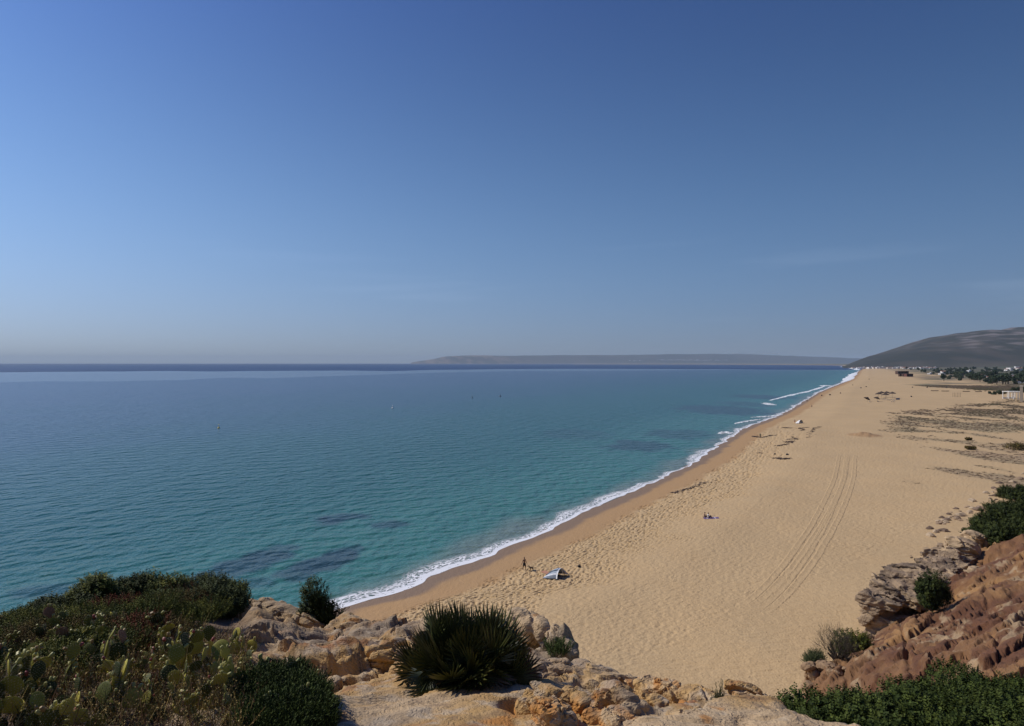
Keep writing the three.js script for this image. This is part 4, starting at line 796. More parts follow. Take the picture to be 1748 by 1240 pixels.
// green cushion before the rock slab
[[430, 1180, 6.35, 0.24, 0.17], [462, 1190, 6.35, 0.34, 0.22], [505, 1195, 6.15, 0.3, 0.22], [455, 1215, 5.8, 0.34, 0.2], [515, 1225, 5.7, 0.26, 0.2], [540, 1240, 5.5, 0.16, 0.14], [480, 1245, 5.3, 0.34, 0.2], [530, 1210, 6.0, 0.14, 0.12], [520, 1205, 5.2, 0.22, 0.16]].forEach(([u, v, d, r, h], k) =>
  shrub('needle_shrub', 'dense dark needle-leaved shrub beside the bare rock slab', 'needle shrubs beside the slab', onTopD(u, d), r, h * 0.7, r, needle, 1700, [[0.022, 0.034, 0.007], [0.036, 0.054, 0.010], [0.052, 0.074, 0.013]], 260 + k, { up: 1.2 }));
// the upright bush standing at the notch in the rim
shrub('rim_tree', 'small dark upright bush leaning out of the notch in the rim', null, onTopD(536, 12.7).add(V(0.05, -0.12, 0)), 0.34, 1.25, 0.34, lentisk, 1700, DARK, 290, { up: 1.1, lobes: 9, category: 'bush' });
shrub('rim_tree', 'dark spreading foot of bush below the upright one at the rim', null, onTopD(552, 12.6).add(V(0.05, -0.25, 0)), 0.34, 0.75, 0.34, lentisk, 900, DARK, 291, { up: 1.0, lobes: 6, category: 'bush' });
shrub('small_weed', 'little green weed in the rock crack behind the palm', null, onTop(953, 1128, 8.85).add(V(0, 0.06, 0)), 0.17, 0.12, 0.12, needle, 220, [[0.05, 0.075, 0.02], [0.08, 0.11, 0.03]], 292, { category: 'weed', up: 1.2 });
shrub('small_weed', 'thin upright weed growing between the cream rocks', null, onTop(1228, 1206, 6.45).add(V(0, 0.0, 0)), 0.05, 0.3, 0.05, needle, 130, [[0.04, 0.055, 0.018], [0.07, 0.07, 0.025]], 293, { category: 'weed', up: 1.6, size: 0.7 });
// prickly pears: pads are parts, fruits and spines sit on them
function padGeometry(s) {
  const g = new THREE.SphereGeometry(1, 16, 11), p = g.attributes.position; reseed(s); const t = rnd() * 9;
  for (let i = 0; i < p.count; i++) { let x = p.getX(i), y = p.getY(i), z = p.getZ(i); const w = 0.30 + 0.70 * smooth(-1.05, 0.1, y); x *= w * 0.86; z *= 0.15 * (0.7 + 0.3 * w); z += 0.07 * x * x + 0.03 * noise3(x * 2 + t, y * 2, t); x *= 1 + 0.05 * noise3(x * 3, y * 3, t); p.setXYZ(i, x, y + 1, z); }
  g.computeVertexNormals(); return g.scale(0.5, 0.5, 0.5);
}
const pads = [padGeometry(301), padGeometry(302), padGeometry(303)];
const fruit = new THREE.LatheGeometry([[0, 0], [0.3, 0.03], [0.48, 0.3], [0.5, 0.62], [0.42, 0.9], [0.3, 1.0], [0, 0.93]].map(([a, b]) => new THREE.Vector2(a, b)), 9);
const spineSet = (() => {                                   // spine clusters over both faces of a pad
  reseed(310); const pos = [], idx = []; let n = 0;
  for (const f of [-1, 1]) for (let i = -3; i <= 3; i++) for (let j = 0; j < 7; j++) {
    const y = 0.12 + j * 0.125 + (i & 1) * 0.06, x = i * 0.115; if ((x / 0.42) ** 2 + ((y - 0.53) / 0.47) ** 2 > 1) continue;
    for (let k = 0; k < 3; k++) { const d = V(range(-0.6, 0.6), range(-0.5, 0.5), f).normalize().multiplyScalar(range(0.06, 0.13)), o = V(x, y, f * 0.07), b = 0.007; pos.push(o.x - b, o.y, o.z, o.x + b, o.y, o.z, o.x + d.x, o.y + d.y, o.z + d.z, o.x, o.y - b, o.z, o.x, o.y + b, o.z, o.x + d.x, o.y + d.y, o.z + d.z); idx.push(n, n + 1, n + 2, n + 3, n + 4, n + 5); n += 6; }
  }
  const g = new THREE.BufferGeometry(); g.setAttribute('position', new THREE.Float32BufferAttribute(pos, 3)); g.setIndex(idx); g.computeVertexNormals(); return g;
})();
const pad_ = (r, g, b) => new THREE.MeshPhysicalMaterial({ color: rgb(r, g, b), roughness: 0.6, specularIntensity: 0.4 });
const padMats = [pad_(0.085, 0.095, 0.016), pad_(0.22, 0.21, 0.034), pad_(0.42, 0.36, 0.06), pad_(0.045, 0.056, 0.013)], fruitMats = [std(0.34, 0.31, 0.08, 0.5), std(0.26, 0.05, 0.04, 0.5), std(0.26, 0.16, 0.05, 0.5)], spineMat = std(0.50, 0.42, 0.28, 0.7), deadPad = std(0.25, 0.12, 0.06, 0.9);  // pad colours mimic light: bright yellow pads as if sunlit, near-black as if shaded
function pricklyPear(label, base, s, n, size, turn = 0, group) {
  const o = thing('prickly_pear', label, 'cactus', base, turn, group); reseed(s);
  const tips = [];
  const add = (pos, tilt, yaw, sc, gen, dead) => {
    const m = part('pad', pads[Math.floor(rnd() * 3)], dead ? deadPad : padMats[Math.floor(rnd() * 4)], o, pos); m.rotation.set(tilt[0], yaw, tilt[1], 'YXZ'); m.scale.setScalar(sc); m.updateMatrix();
    part('spines', spineSet, spineMat, m);
    const nf = gen > 0 ? Math.floor(rnd() * 5) : 0;
    for (let k = 0; k < nf; k++) { const a = range(-1.1, 1.1); const f = part('fruit', fruit, fruitMats[rnd() < 0.72 ? 0 : rnd() < 0.4 ? 1 : 2], m, V(Math.sin(a) * 0.40, 0.5 + Math.cos(a) * 0.46, 0)); f.rotation.z = -a; f.scale.set(0.17, 0.26, 0.17); }
    tips.push({ m, gen, sc });
  };
  const roots = 1 + Math.round(n / 6);
  for (let k = 0; k < roots; k++) add(V(range(-0.22, 0.22) * roots * 0.6, -0.05, range(-0.16, 0.16) * roots * 0.5), [range(-0.3, 0.3), range(-0.35, 0.35)], range(-1.4, 1.4), size * range(0.9, 1.15), 0);
  let guard = 0;
  while (tips.length < n && guard++ < 200) {
    const t = tips[Math.floor(rnd() * tips.length)]; if (t.gen > 2) continue;
    const a = range(-1.0, 1.0), p = V(Math.sin(a) * 0.40, 0.5 + Math.cos(a) * 0.47, 0).applyMatrix4(t.m.matrix);
    add(p, [t.m.rotation.x + range(-0.35, 0.35), t.m.rotation.z - a * 0.8 + range(-0.2, 0.2)], t.m.rotation.y + range(-1.1, 1.1), size * range(0.72, 1.05) * (t.gen > 1 ? 0.8 : 1), t.gen + 1, rnd() < 0.03);
  }
  return o;
}
reseed(318);
const pears = [];
for (let k = 0; k < 40; k++) { const row = k % 5, d = 5.25 + row * 0.72 + range(-0.2, 0.2), u = -60 + ((k * 0.618 + row * 0.13) % 1) * (d < 6.2 ? 420 : d < 7.4 ? 440 : 400) + (d > 7.2 ? 60 : 0); pears.push([u, d, Math.round(range(6, 10)), range(0.165, 0.205)]); }
for (let k = 0; k < 20; k++) pears.push([20 + ((k * 0.618) % 1) * 420, 5.2 + ((k * 0.377) % 1) * 2.6, 7, range(0.11, 0.15)]);
pears.push([405, 5.6, 6, 0.19], [425, 5.3, 5, 0.18], [452, 7.4, 5, 0.19], [412, 6.6, 6, 0.2], [470, 6.4, 4, 0.18], [500, 6.9, 3, 0.17]);
pears.forEach(([u, d, n, sz], k) => sz < 0.155 ? pricklyPear('low young prickly pear with small crowded pads in the dry grass of the bank', onTopD(u, d), 320 + k, n, sz, range(-0.5, 0.5), 'young prickly pears on the bank') : pricklyPear('tall prickly pear with broad pads and yellow-green fruit on the bank', onTopD(u, d), 320 + k, n, sz, range(-0.5, 0.5), 'tall prickly pears on the bank'));
// dry grass and stalks among the cacti
{
  reseed(350); const n = 8000, m = new THREE.InstancedMesh(dry, whiteLeaf, n), q = new THREE.Object3D();
  for (let k = 0; k < n; k++) {
    const d = range(4.9, 9.2), u = range(-60, 430), p = onTopD(u, d);
    q.position.set(p.x, p.y + range(-0.02, 0.12), p.z); q.rotation.set(range(-0.9, 0.9), range(0, 6), range(-0.9, 0.9)); q.scale.setScalar(range(0.5, 1.4)); q.updateMatrix(); m.setMatrixAt(k, q.matrix);
    const c = rnd() < 0.5 ? [0.32, 0.23, 0.08] : rnd() < 0.5 ? [0.14, 0.07, 0.035] : [0.07, 0.075, 0.025]; m.setColorAt(k, rgb(...mul3(c, range(0.6, 1.3))));
  }
  m.name = 'dry_grass'; m.userData = { label: 'dry grass and stalks between the prickly pears', category: 'grass', kind: 'stuff' }; m.castShadow = m.receiveShadow = true; scene.add(m);
}
// ---------------------------------------------------------------- dwarf fan palm
function fanLeaf(s, blades, spreadA, len) {                 // stalk along +y, then a stiff fan of folded blades
  reseed(s); const pos = [], idx = []; let n = 0; const tri = (...v) => { for (const p of v) pos.push(p.x, p.y, p.z); for (let k = 0; k < v.length - 2; k++) idx.push(n, n + k + 1, n + k + 2); n += v.length; };
  for (let k = 0; k < blades; k++) {
    const a = lerp(-spreadA, spreadA, (k + 0.5) / blades) + range(-0.04, 0.04), l = len * (0.72 + 0.28 * Math.cos(a * 0.8)) * range(0.88, 1.1), w = 0.017, d = V(Math.sin(a), Math.cos(a), 0), side = V(Math.cos(a), -Math.sin(a), 0), cup = 0.10 * Math.abs(Math.sin(a)) + range(-0.05, 0.05);
    const pt = (t, s_, dip = 0) => d.clone().multiplyScalar(l * t).addScaledVector(side, s_).add(V(0, 0, cup * l * t * t + dip));
    const base = pt(0.02, 0), b1 = pt(0.35, w), b2 = pt(0.35, -w), mid = pt(0.38, 0, -w * 0.9), c1 = pt(0.75, w * 0.7), c2 = pt(0.75, -w * 0.7), mid2 = pt(0.75, 0, -w * 0.6), tip = pt(1, 0);
    tri(base, b1, mid); tri(base, mid, b2); tri(b1, c1, mid2, mid); tri(mid, mid2, c2, b2); tri(c1, tip, mid2); tri(mid2, tip, c2);
  }
  const g = new THREE.BufferGeometry(); g.setAttribute('position', new THREE.Float32BufferAttribute(pos, 3)); g.setIndex(idx); g.computeVertexNormals(); return g;
}
{
  const fans = [fanLeaf(361, 19, 1.5, 0.42), fanLeaf(362, 16, 1.2, 0.45), fanLeaf(363, 22, 1.75, 0.38)];
  const mats = [std(0.036, 0.044, 0.012, 0.4), std(0.055, 0.062, 0.015, 0.4), std(0.095, 0.098, 0.022, 0.4), std(0.15, 0.10, 0.05, 0.8)], stalkMat = std(0.06, 0.065, 0.025, 0.6);
  const o = thing('fan_palm', 'dwarf fan palm with dark spiky leaves growing from the rock slab', 'palm', onTopD(797, 6.95).add(V(0, 0.0, 0))); reseed(370);
  for (let k = 0; k < 120; k++) {
    const t = (k + 0.5) / 120, el = lerp(1.5, -0.1, Math.pow(t, 0.9)) + range(-0.14, 0.14), az = k * 2.39996 + range(-0.2, 0.2), dead = el < 0.12 && rnd() < 0.55, dir = V(Math.cos(az) * Math.cos(el), Math.sin(el), Math.sin(az) * Math.cos(el));
    const root = V(Math.cos(az) * range(0.05, 0.42), range(-0.02, 0.10), Math.sin(az) * range(0.05, 0.34)), l = range(0.24, 0.50) * lerp(1, 0.8, Math.abs(el)), end = root.clone().addScaledVector(dir, l);
    const gy = (topHeight(o.position.x + end.x * 0.66, o.position.z + end.z * 0.66) - o.position.y) / 0.92; if (end.y < gy + 0.06) { end.y = gy + 0.06 + rnd() * 0.06; }
    const st = part('leaf', limb(root, end, 0.008, 0.005, 4), stalkMat, o);
    const bladeDir = dir.clone().lerp(UPV, el > 0.3 ? 0.12 : 0.0).normalize(), f = part('fan', fans[k % 3], dead ? mats[3] : mats[Math.floor(rnd() * 3)], st, end);
    f.quaternion.setFromUnitVectors(UPV, bladeDir); f.rotateY(range(-1.2, 1.2) + (rnd() < 0.5 ? 0 : Math.PI)); f.scale.setScalar(range(0.9, 1.2));
  }
  const trunk = new THREE.IcosahedronGeometry(1, 3), tp = trunk.attributes.position; for (let i = 0; i < tp.count; i++) { const a = V().fromBufferAttribute(tp, i), k = 1 + 0.25 * noise3(a.x * 4, a.y * 4, a.z * 4); tp.setXYZ(i, a.x * 0.4 * k, a.y * 0.15 * k, a.z * 0.34 * k); } trunk.computeVertexNormals();
  part('trunk', trunk, barkMat, o); o.scale.set(0.66, 0.92, 0.66);
}
// ---------------------------------------------------------------- shrubs on the right slope and the cliff
const onCliff = (u, d) => { const x = (u - 874) / F * d; return V(x, Math.max(cliffHeight(x, -d), landBase(x, -d)), -d); };
reseed(400);
const slopeShrubs = []; for (let k = 0; k < 40; k++) { const d = 19.5 + (k % 8) * 1.45 + range(-0.4, 0.4), u = 1335 + ((k * 0.618) % 1) * 470; slopeShrubs.push([u, d]); }
slopeShrubs.forEach(([u, d], k) => shrub('slope_shrub', 'rounded dark green shrub in the thicket below the red cliff', 'thicket below the red cliff', onCliff(u, d), range(1.2, 1.7), range(0.75, 1.15), range(1.2, 1.7), bigLentisk, 800, [[0.030, 0.046, 0.008], [0.046, 0.066, 0.011], [0.066, 0.086, 0.015]], 410 + k, { up: 0.9, size: 0.62, stem: 1.5 }));
[[1682, 82, 2.3, 2.4], [1702, 83, 2.5, 2.8], [1724, 84, 2.6, 2.8], [1748, 82, 2.6, 3.0], [1735, 92, 2.2, 2.4], [1756, 100, 2.4, 2.4], [1712, 77, 1.8, 2.0], [1744, 76, 2.0, 2.2]].forEach(([u, d, r, h], k) => shrub('cliff_bush', 'big round dark bush on the shoulder of the cliff above the pale ledge', 'round bushes on the cliff shoulder', onCliff(u, d).add(V(0, 0.0, 0)), r, h, r, bigLentisk, 2200, DARK, 460 + k, { size: 1.15, stem: 2, category: 'bush' }));
shrub('cliff_bush', 'dark bush tucked in the recess beside the overhanging block', null, onCliff(1592, 57.5).add(V(0, 0.3, 0)), 1.7, 2.6, 1.5, bigLentisk, 1400, DARK, 470, { size: 0.85, stem: 2, category: 'bush' });
shrub('cliff_bush', 'green bush against the foot of the overhanging block', null, onCliff(1462, 55).add(V(0, -0.2, 0)), 1.7, 2.3, 1.5, bigLentisk, 1300, G1, 471, { size: 0.8, stem: 2, category: 'bush' });
shrub('cliff_bush', 'bare grey twiggy bush over the low tip of the cliff', null, onCliff(1432, 52).add(V(0, 0.1, 0)), 1.5, 2.3, 1.4, dry, 1500, [[0.13, 0.10, 0.075], [0.09, 0.07, 0.05], [0.06, 0.06, 0.03]], 472, { size: 2.6, stem: 2.5, category: 'bush', lobes: 12 });
shrub('cliff_bush', 'light green feathery bush at the low tip of the cliff', null, onCliff(1394, 51.5).add(V(0, -0.1, 0)), 1.0, 1.4, 1.0, needle, 1300, [[0.07, 0.085, 0.035], [0.09, 0.11, 0.045]], 473, { size: 3, stem: 2, category: 'bush' });
shrub('cliff_bush', 'small dark bush standing alone where the cliff meets the dunes', null, onLand(1716, 850), 1.6, 2.6, 1.6, bigLentisk, 800, DARK, 474, { size: 0.9, stem: 2, category: 'bush' });
for (const [u, v, r, lab] of [[1738, 768, 4, 'spreading dark green bush on the dune among grey plants'], [1657, 768, 1.6, 'small round green bush on the dune among grey plants'], [1654, 752, 1.2, 'dry olive bush on the bare dune beyond the round green one']]) shrub('dune_bush', lab, null, onLand(u, v), r * 0.85, r * 0.5, r * 0.85, bigLentisk, 700, G2, 480 + Math.round(u), { size: 1, stem: 2, category: 'bush' });
// ---------------------------------------------------------------- people, built from bones
function bonesField(bones, k = 0.035) {
  return (x, y, z) => {
    let d = 1e9;
    for (const [a, b, ra, rb] of bones) {
      const bx = b[0] - a[0], by = b[1] - a[1], bz = b[2] - a[2], px = x - a[0], py = y - a[1], pz = z - a[2], t = clamp((px * bx + py * by + pz * bz) / (bx * bx + by * by + bz * bz + 1e-9));
      const q = Math.hypot(px - bx * t, py - by * t, pz - bz * t) - lerp(ra, rb, t), h = clamp(0.5 + 0.5 * (d - q) / k);
      d = lerp(d, q, h) - k * h * (1 - h);
    }
    return d;
  };
}
const mirror = (list) => list.flatMap(([a, b, ra, rb]) => [[a, b, ra, rb], [[-a[0], a[1], a[2]], [-b[0], b[1], b[2]], ra, rb]]);
function bounds(bones, pad = 0.06) { const lo = [9, 9, 9], hi = [-9, -9, -9]; for (const [a, b, ra, rb] of bones) for (const [p, r] of [[a, ra], [b, rb]]) for (let k = 0; k < 3; k++) { lo[k] = Math.min(lo[k], p[k] - r - pad); hi[k] = Math.max(hi[k], p[k] + r + pad); } return [lo, hi]; }
// hands: palm and five unequal, bent fingers
function handGeo(w, dir, side) {                            // wrist, direction of the hand, thumb side
  const W_ = V(...w), D = V(...dir).normalize(), S = V(...side).normalize(), N = D.clone().cross(S), gs = [];
  const cap = (a, b, r) => { const l = a.distanceTo(b), c = new THREE.CapsuleGeometry(r, l, 3, 6); c.translate(0, l / 2, 0); c.applyQuaternion(new THREE.Quaternion().setFromUnitVectors(V(0, 1, 0), b.clone().sub(a).normalize())); c.translate(a.x, a.y, a.z); gs.push(c.toNonIndexed()); };
  const palm = new THREE.SphereGeometry(1, 10, 8); palm.applyMatrix4(new THREE.Matrix4().makeBasis(S.clone().multiplyScalar(0.042), D.clone().multiplyScalar(0.052), N.clone().multiplyScalar(0.017))); palm.translate(W_.x + D.x * 0.045, W_.y + D.y * 0.045, W_.z + D.z * 0.045); gs.push(palm.toNonIndexed());
  [[0.030, 0.070], [0.010, 0.080], [-0.010, 0.074], [-0.029, 0.058]].forEach(([s, l]) => { const a = W_.clone().addScaledVector(D, 0.082).addScaledVector(S, s), b = a.clone().addScaledVector(D, l * 0.5).addScaledVector(N, 0.008), c = b.clone().addScaledVector(D, l * 0.4).addScaledVector(N, 0.022); cap(a, b, 0.0085); cap(b, c, 0.0078); });
  const t0 = W_.clone().addScaledVector(D, 0.03).addScaledVector(S, 0.034), t1 = t0.clone().addScaledVector(D, 0.03).addScaledVector(S, 0.026); cap(t0, t1, 0.0105); cap(t1, t1.clone().addScaledVector(D, 0.028).addScaledVector(S, 0.004), 0.009);
  return mergeGeometries(gs);
}
const skins = [std(0.26, 0.145, 0.09, 0.6), std(0.18, 0.095, 0.055, 0.6), std(0.36, 0.21, 0.14, 0.6)], hairMat = std(0.022, 0.015, 0.011, 0.7), cloths = { dark: std(0.02, 0.02, 0.025, 0.9), navy: std(0.03, 0.04, 0.09, 0.9), red: std(0.28, 0.03, 0.03, 0.9), white: std(0.65, 0.65, 0.63, 0.9), green: std(0.06, 0.11, 0.06, 0.9) };
function headBones(c, f = [0, 0, 1]) {                       // c: centre of the skull; f: where the face looks
  const [x, y, z] = c, [fx, fy, fz] = f, q = (a, b, d = 0) => [x + fx * a + fz * d, y + b + fy * a, z + fz * a - fx * d];
  return [[q(-0.012, 0.03), q(0.0, 0.03), 0.088, 0.088], [q(0.02, -0.01), q(0.045, -0.085), 0.07, 0.042], [q(0.085, 0.012), q(0.108, -0.022), 0.010, 0.017], [q(0.08, 0.035, -0.034), q(0.08, 0.035, 0.034), 0.014, 0.014], [q(0.085, -0.058, -0.018), q(0.085, -0.058, 0.018), 0.011, 0.011], [q(0, 0.0, 0.088), q(-0.012, 0.03, 0.092), 0.016, 0.022], [q(0, 0.0, -0.088), q(-0.012, 0.03, -0.092), 0.016, 0.022]];
}
function person(label, pos, turn, pose, skin, shorts, top, group, res = 84) {
  const o = thing('person', label, 'person', pos, turn, group), bones = [...pose.body, ...headBones(pose.head, pose.face)], [lo, hi] = bounds(bones);
  let g = fieldMesh(bonesField(bones), lo, hi, res);
  g = g.toNonIndexed(); const keep = ['position', 'normal', 'uv'];
  const hands = pose.hands.map((h) => handGeo(...h)); for (const q of [g, ...hands]) for (const n of Object.keys(q.attributes)) if (!keep.includes(n)) q.deleteAttribute(n);
  part('body', mergeGeometries([g, ...hands]), skin, o);
  const cloth = (name, list, mat) => { const b = list.map(([a, c, ra, rb]) => [a, c, ra + 0.014, rb + 0.016]), [l2, h2] = bounds(b); part(name, fieldMesh(bonesField(b, 0.05), l2, h2, 44), mat, o); };
  cloth('shorts', pose.shorts, shorts); if (top) cloth('shirt', pose.shirt, top);
  const [hx, hy, hz] = pose.head, [fx, , fz] = pose.face ?? [0, 0, 1];
  const hb = [[[hx - fx * 0.02, hy + 0.055, hz - fz * 0.02], [hx - fx * 0.045, hy + 0.01, hz - fz * 0.045], 0.088, 0.075]], [l3, h3] = bounds(hb); part('hair', fieldMesh((x, y, z) => Math.max(bonesField(hb)(x, y, z), ((x - hx) * fx + (z - hz) * fz) - 0.055), l3, h3, 30), hairMat, o);
  return shade(o);
}
const walking = (() => {
  const hip = 0.92, torso = [[[0, hip, 0], [0, 1.12, 0.01], 0.135, 0.12], [[0, 1.12, 0.01], [0, 1.33, 0.0], 0.125, 0.14], [[-0.15, 1.41, 0], [0.15, 1.41, 0], 0.065, 0.065], [[0, 1.4, 0], [0, 1.53, 0.02], 0.055, 0.05]];
  const legR = [[[0.09, hip - 0.02, 0], [0.10, 0.50, 0.16], 0.092, 0.062], [[0.10, 0.50, 0.16], [0.10, 0.085, 0.10], 0.058, 0.038], [[0.10, 0.06, 0.07], [0.11, 0.035, 0.26], 0.04, 0.03]], legL = [[[-0.09, hip - 0.02, 0], [-0.09, 0.50, -0.06], 0.092, 0.062], [[-0.09, 0.50, -0.06], [-0.10, 0.12, -0.30], 0.058, 0.038], [[-0.10, 0.10, -0.32], [-0.11, 0.03, -0.16], 0.038, 0.03]];
  const armR = [[[0.18, 1.41, 0], [0.28, 1.13, 0.02], 0.05, 0.04], [[0.28, 1.13, 0.02], [0.38, 0.90, 0.08], 0.038, 0.027]], armL = [[[-0.18, 1.41, 0], [-0.30, 1.16, -0.02], 0.05, 0.04], [[-0.30, 1.16, -0.02], [-0.44, 0.96, 0.04], 0.038, 0.027]];
  return { body: [...torso, ...legR, ...legL, ...armR, ...armL], head: [0, 1.64, 0.03], face: [0, 0, 1], hands: [[[0.38, 0.90, 0.08], [0.3, -0.9, 0.25], [-0.2, 0.1, 1]], [[-0.44, 0.96, 0.04], [-0.5, -0.8, 0.2], [0.2, 0.1, 1]]], shorts: [[[0, hip, 0], [0, hip + 0.08, 0], 0.135, 0.13], [[0.09, hip - 0.02, 0], [0.098, 0.62, 0.11], 0.095, 0.085], [[-0.09, hip - 0.02, 0], [-0.09, 0.62, -0.04], 0.095, 0.085]], shirt: [torso[0], torso[1], torso[2], [[0.18, 1.41, 0], [0.235, 1.26, 0.01], 0.052, 0.05], [[-0.18, 1.41, 0], [-0.245, 1.27, -0.01], 0.052, 0.05]] };
})();
const sitting = (() => {                                    // on the ground, knees drawn up, leaning on the arms
  const torso = [[[0, 0.13, 0], [0, 0.36, -0.06], 0.14, 0.12], [[0, 0.36, -0.06], [0, 0.56, -0.10], 0.125, 0.135], [[-0.15, 0.63, -0.10], [0.15, 0.63, -0.10], 0.062, 0.062], [[0, 0.63, -0.1], [0, 0.75, -0.07], 0.055, 0.05]];
  const legs = mirror([[[0.1, 0.12, 0.03], [0.13, 0.44, 0.36], 0.09, 0.06], [[0.13, 0.44, 0.36], [0.12, 0.07, 0.52], 0.057, 0.038], [[0.12, 0.055, 0.5], [0.13, 0.035, 0.69], 0.038, 0.03]]), arms = mirror([[[0.18, 0.62, -0.10], [0.26, 0.36, -0.14], 0.048, 0.04], [[0.26, 0.36, -0.14], [0.24, 0.11, -0.28], 0.038, 0.027]]);
  return { body: [...torso, ...legs, ...arms], head: [0, 0.86, -0.05], face: [0, 0, 1], hands: [[[0.24, 0.10, -0.28], [0, -0.35, -0.9], [-1, 0, 0]], [[-0.24, 0.10, -0.28], [0, -0.35, -0.9], [1, 0, 0]]], shorts: [[[0, 0.14, 0], [0, 0.2, -0.02], 0.14, 0.13], ...mirror([[[0.1, 0.12, 0.03], [0.118, 0.30, 0.22], 0.093, 0.075]])], shirt: [torso[0], torso[1], torso[2]] };
})();
const lying = (() => {
  const torso = [[[0, 0.11, 0], [0, 0.11, 0.24], 0.125, 0.115], [[0, 0.11, 0.24], [0, 0.11, 0.42], 0.115, 0.125], [[-0.15, 0.11, 0.5], [0.15, 0.11, 0.5], 0.06, 0.06], [[0, 0.11, 0.5], [0, 0.13, 0.62], 0.052, 0.048]];
  const legs = mirror([[[0.09, 0.10, -0.02], [0.10, 0.09, -0.46], 0.09, 0.06], [[0.10, 0.09, -0.46], [0.11, 0.06, -0.86], 0.055, 0.036], [[0.11, 0.05, -0.88], [0.14, 0.14, -0.98], 0.036, 0.028]]), arms = mirror([[[0.18, 0.10, 0.5], [0.36, 0.06, 0.36], 0.048, 0.04], [[0.36, 0.06, 0.36], [0.38, 0.05, 0.12], 0.036, 0.027]]);
  return { body: [...torso, ...legs, ...arms], head: [0, 0.14, 0.73], face: [0, 1, 0.02], hands: [[[0.38, 0.045, 0.12], [0, 0, -1], [-1, 0, 0]], [[-0.38, 0.045, 0.12], [0, 0, -1], [1, 0, 0]]], shorts: [[[0, 0.11, -0.02], [0, 0.11, 0.08], 0.13, 0.125], ...mirror([[[0.09, 0.10, -0.02], [0.095, 0.10, -0.24], 0.092, 0.078]])], shirt: [torso[0], torso[1], torso[2]] };
})();
const ground2 = (u, v) => { const p = onLand(u, v); p.y += 0.0; return p; };
person('person in dark shorts walking along the sand beside a dog', ground2(895, 974), 0.55, walking, skins[1], cloths.dark, null, null, 96);
{                                                           // the dog
  const bones = [[[0, 0.42, -0.22], [0, 0.44, 0.12], 0.085, 0.115], [[0, 0.44, 0.12], [0, 0.46, 0.2], 0.115, 0.09], [[0, 0.50, 0.2], [0, 0.66, 0.34], 0.07, 0.055], [[0, 0.68, 0.36], [0, 0.70, 0.42], 0.068, 0.06], [[0, 0.67, 0.44], [0, 0.64, 0.56], 0.042, 0.028], ...mirror([[[0.045, 0.72, 0.36], [0.075, 0.79, 0.33], 0.03, 0.012]]), [[0, 0.46, -0.27], [0, 0.60, -0.46], 0.026, 0.012],
    ...mirror([[[0.075, 0.40, 0.16], [0.08, 0.21, 0.14], 0.05, 0.028], [[0.08, 0.21, 0.14], [0.08, 0.035, 0.16], 0.026, 0.02], [[0.08, 0.025, 0.16], [0.08, 0.022, 0.21], 0.024, 0.02], [[0.075, 0.40, -0.2], [0.085, 0.27, -0.13], 0.07, 0.042], [[0.085, 0.27, -0.13], [0.085, 0.16, -0.27], 0.038, 0.024], [[0.085, 0.16, -0.27], [0.085, 0.035, -0.25], 0.023, 0.02], [[0.085, 0.025, -0.25], [0.085, 0.022, -0.19], 0.024, 0.02]])], [lo, hi] = bounds(bones);
  const o = thing('dog', 'brown dog walking over the sand beside the person', 'dog', ground2(907, 975), -1.2); part('body', fieldMesh(bonesField(bones, 0.03), lo, hi, 84), std(0.13, 0.085, 0.05, 0.9), o);
}
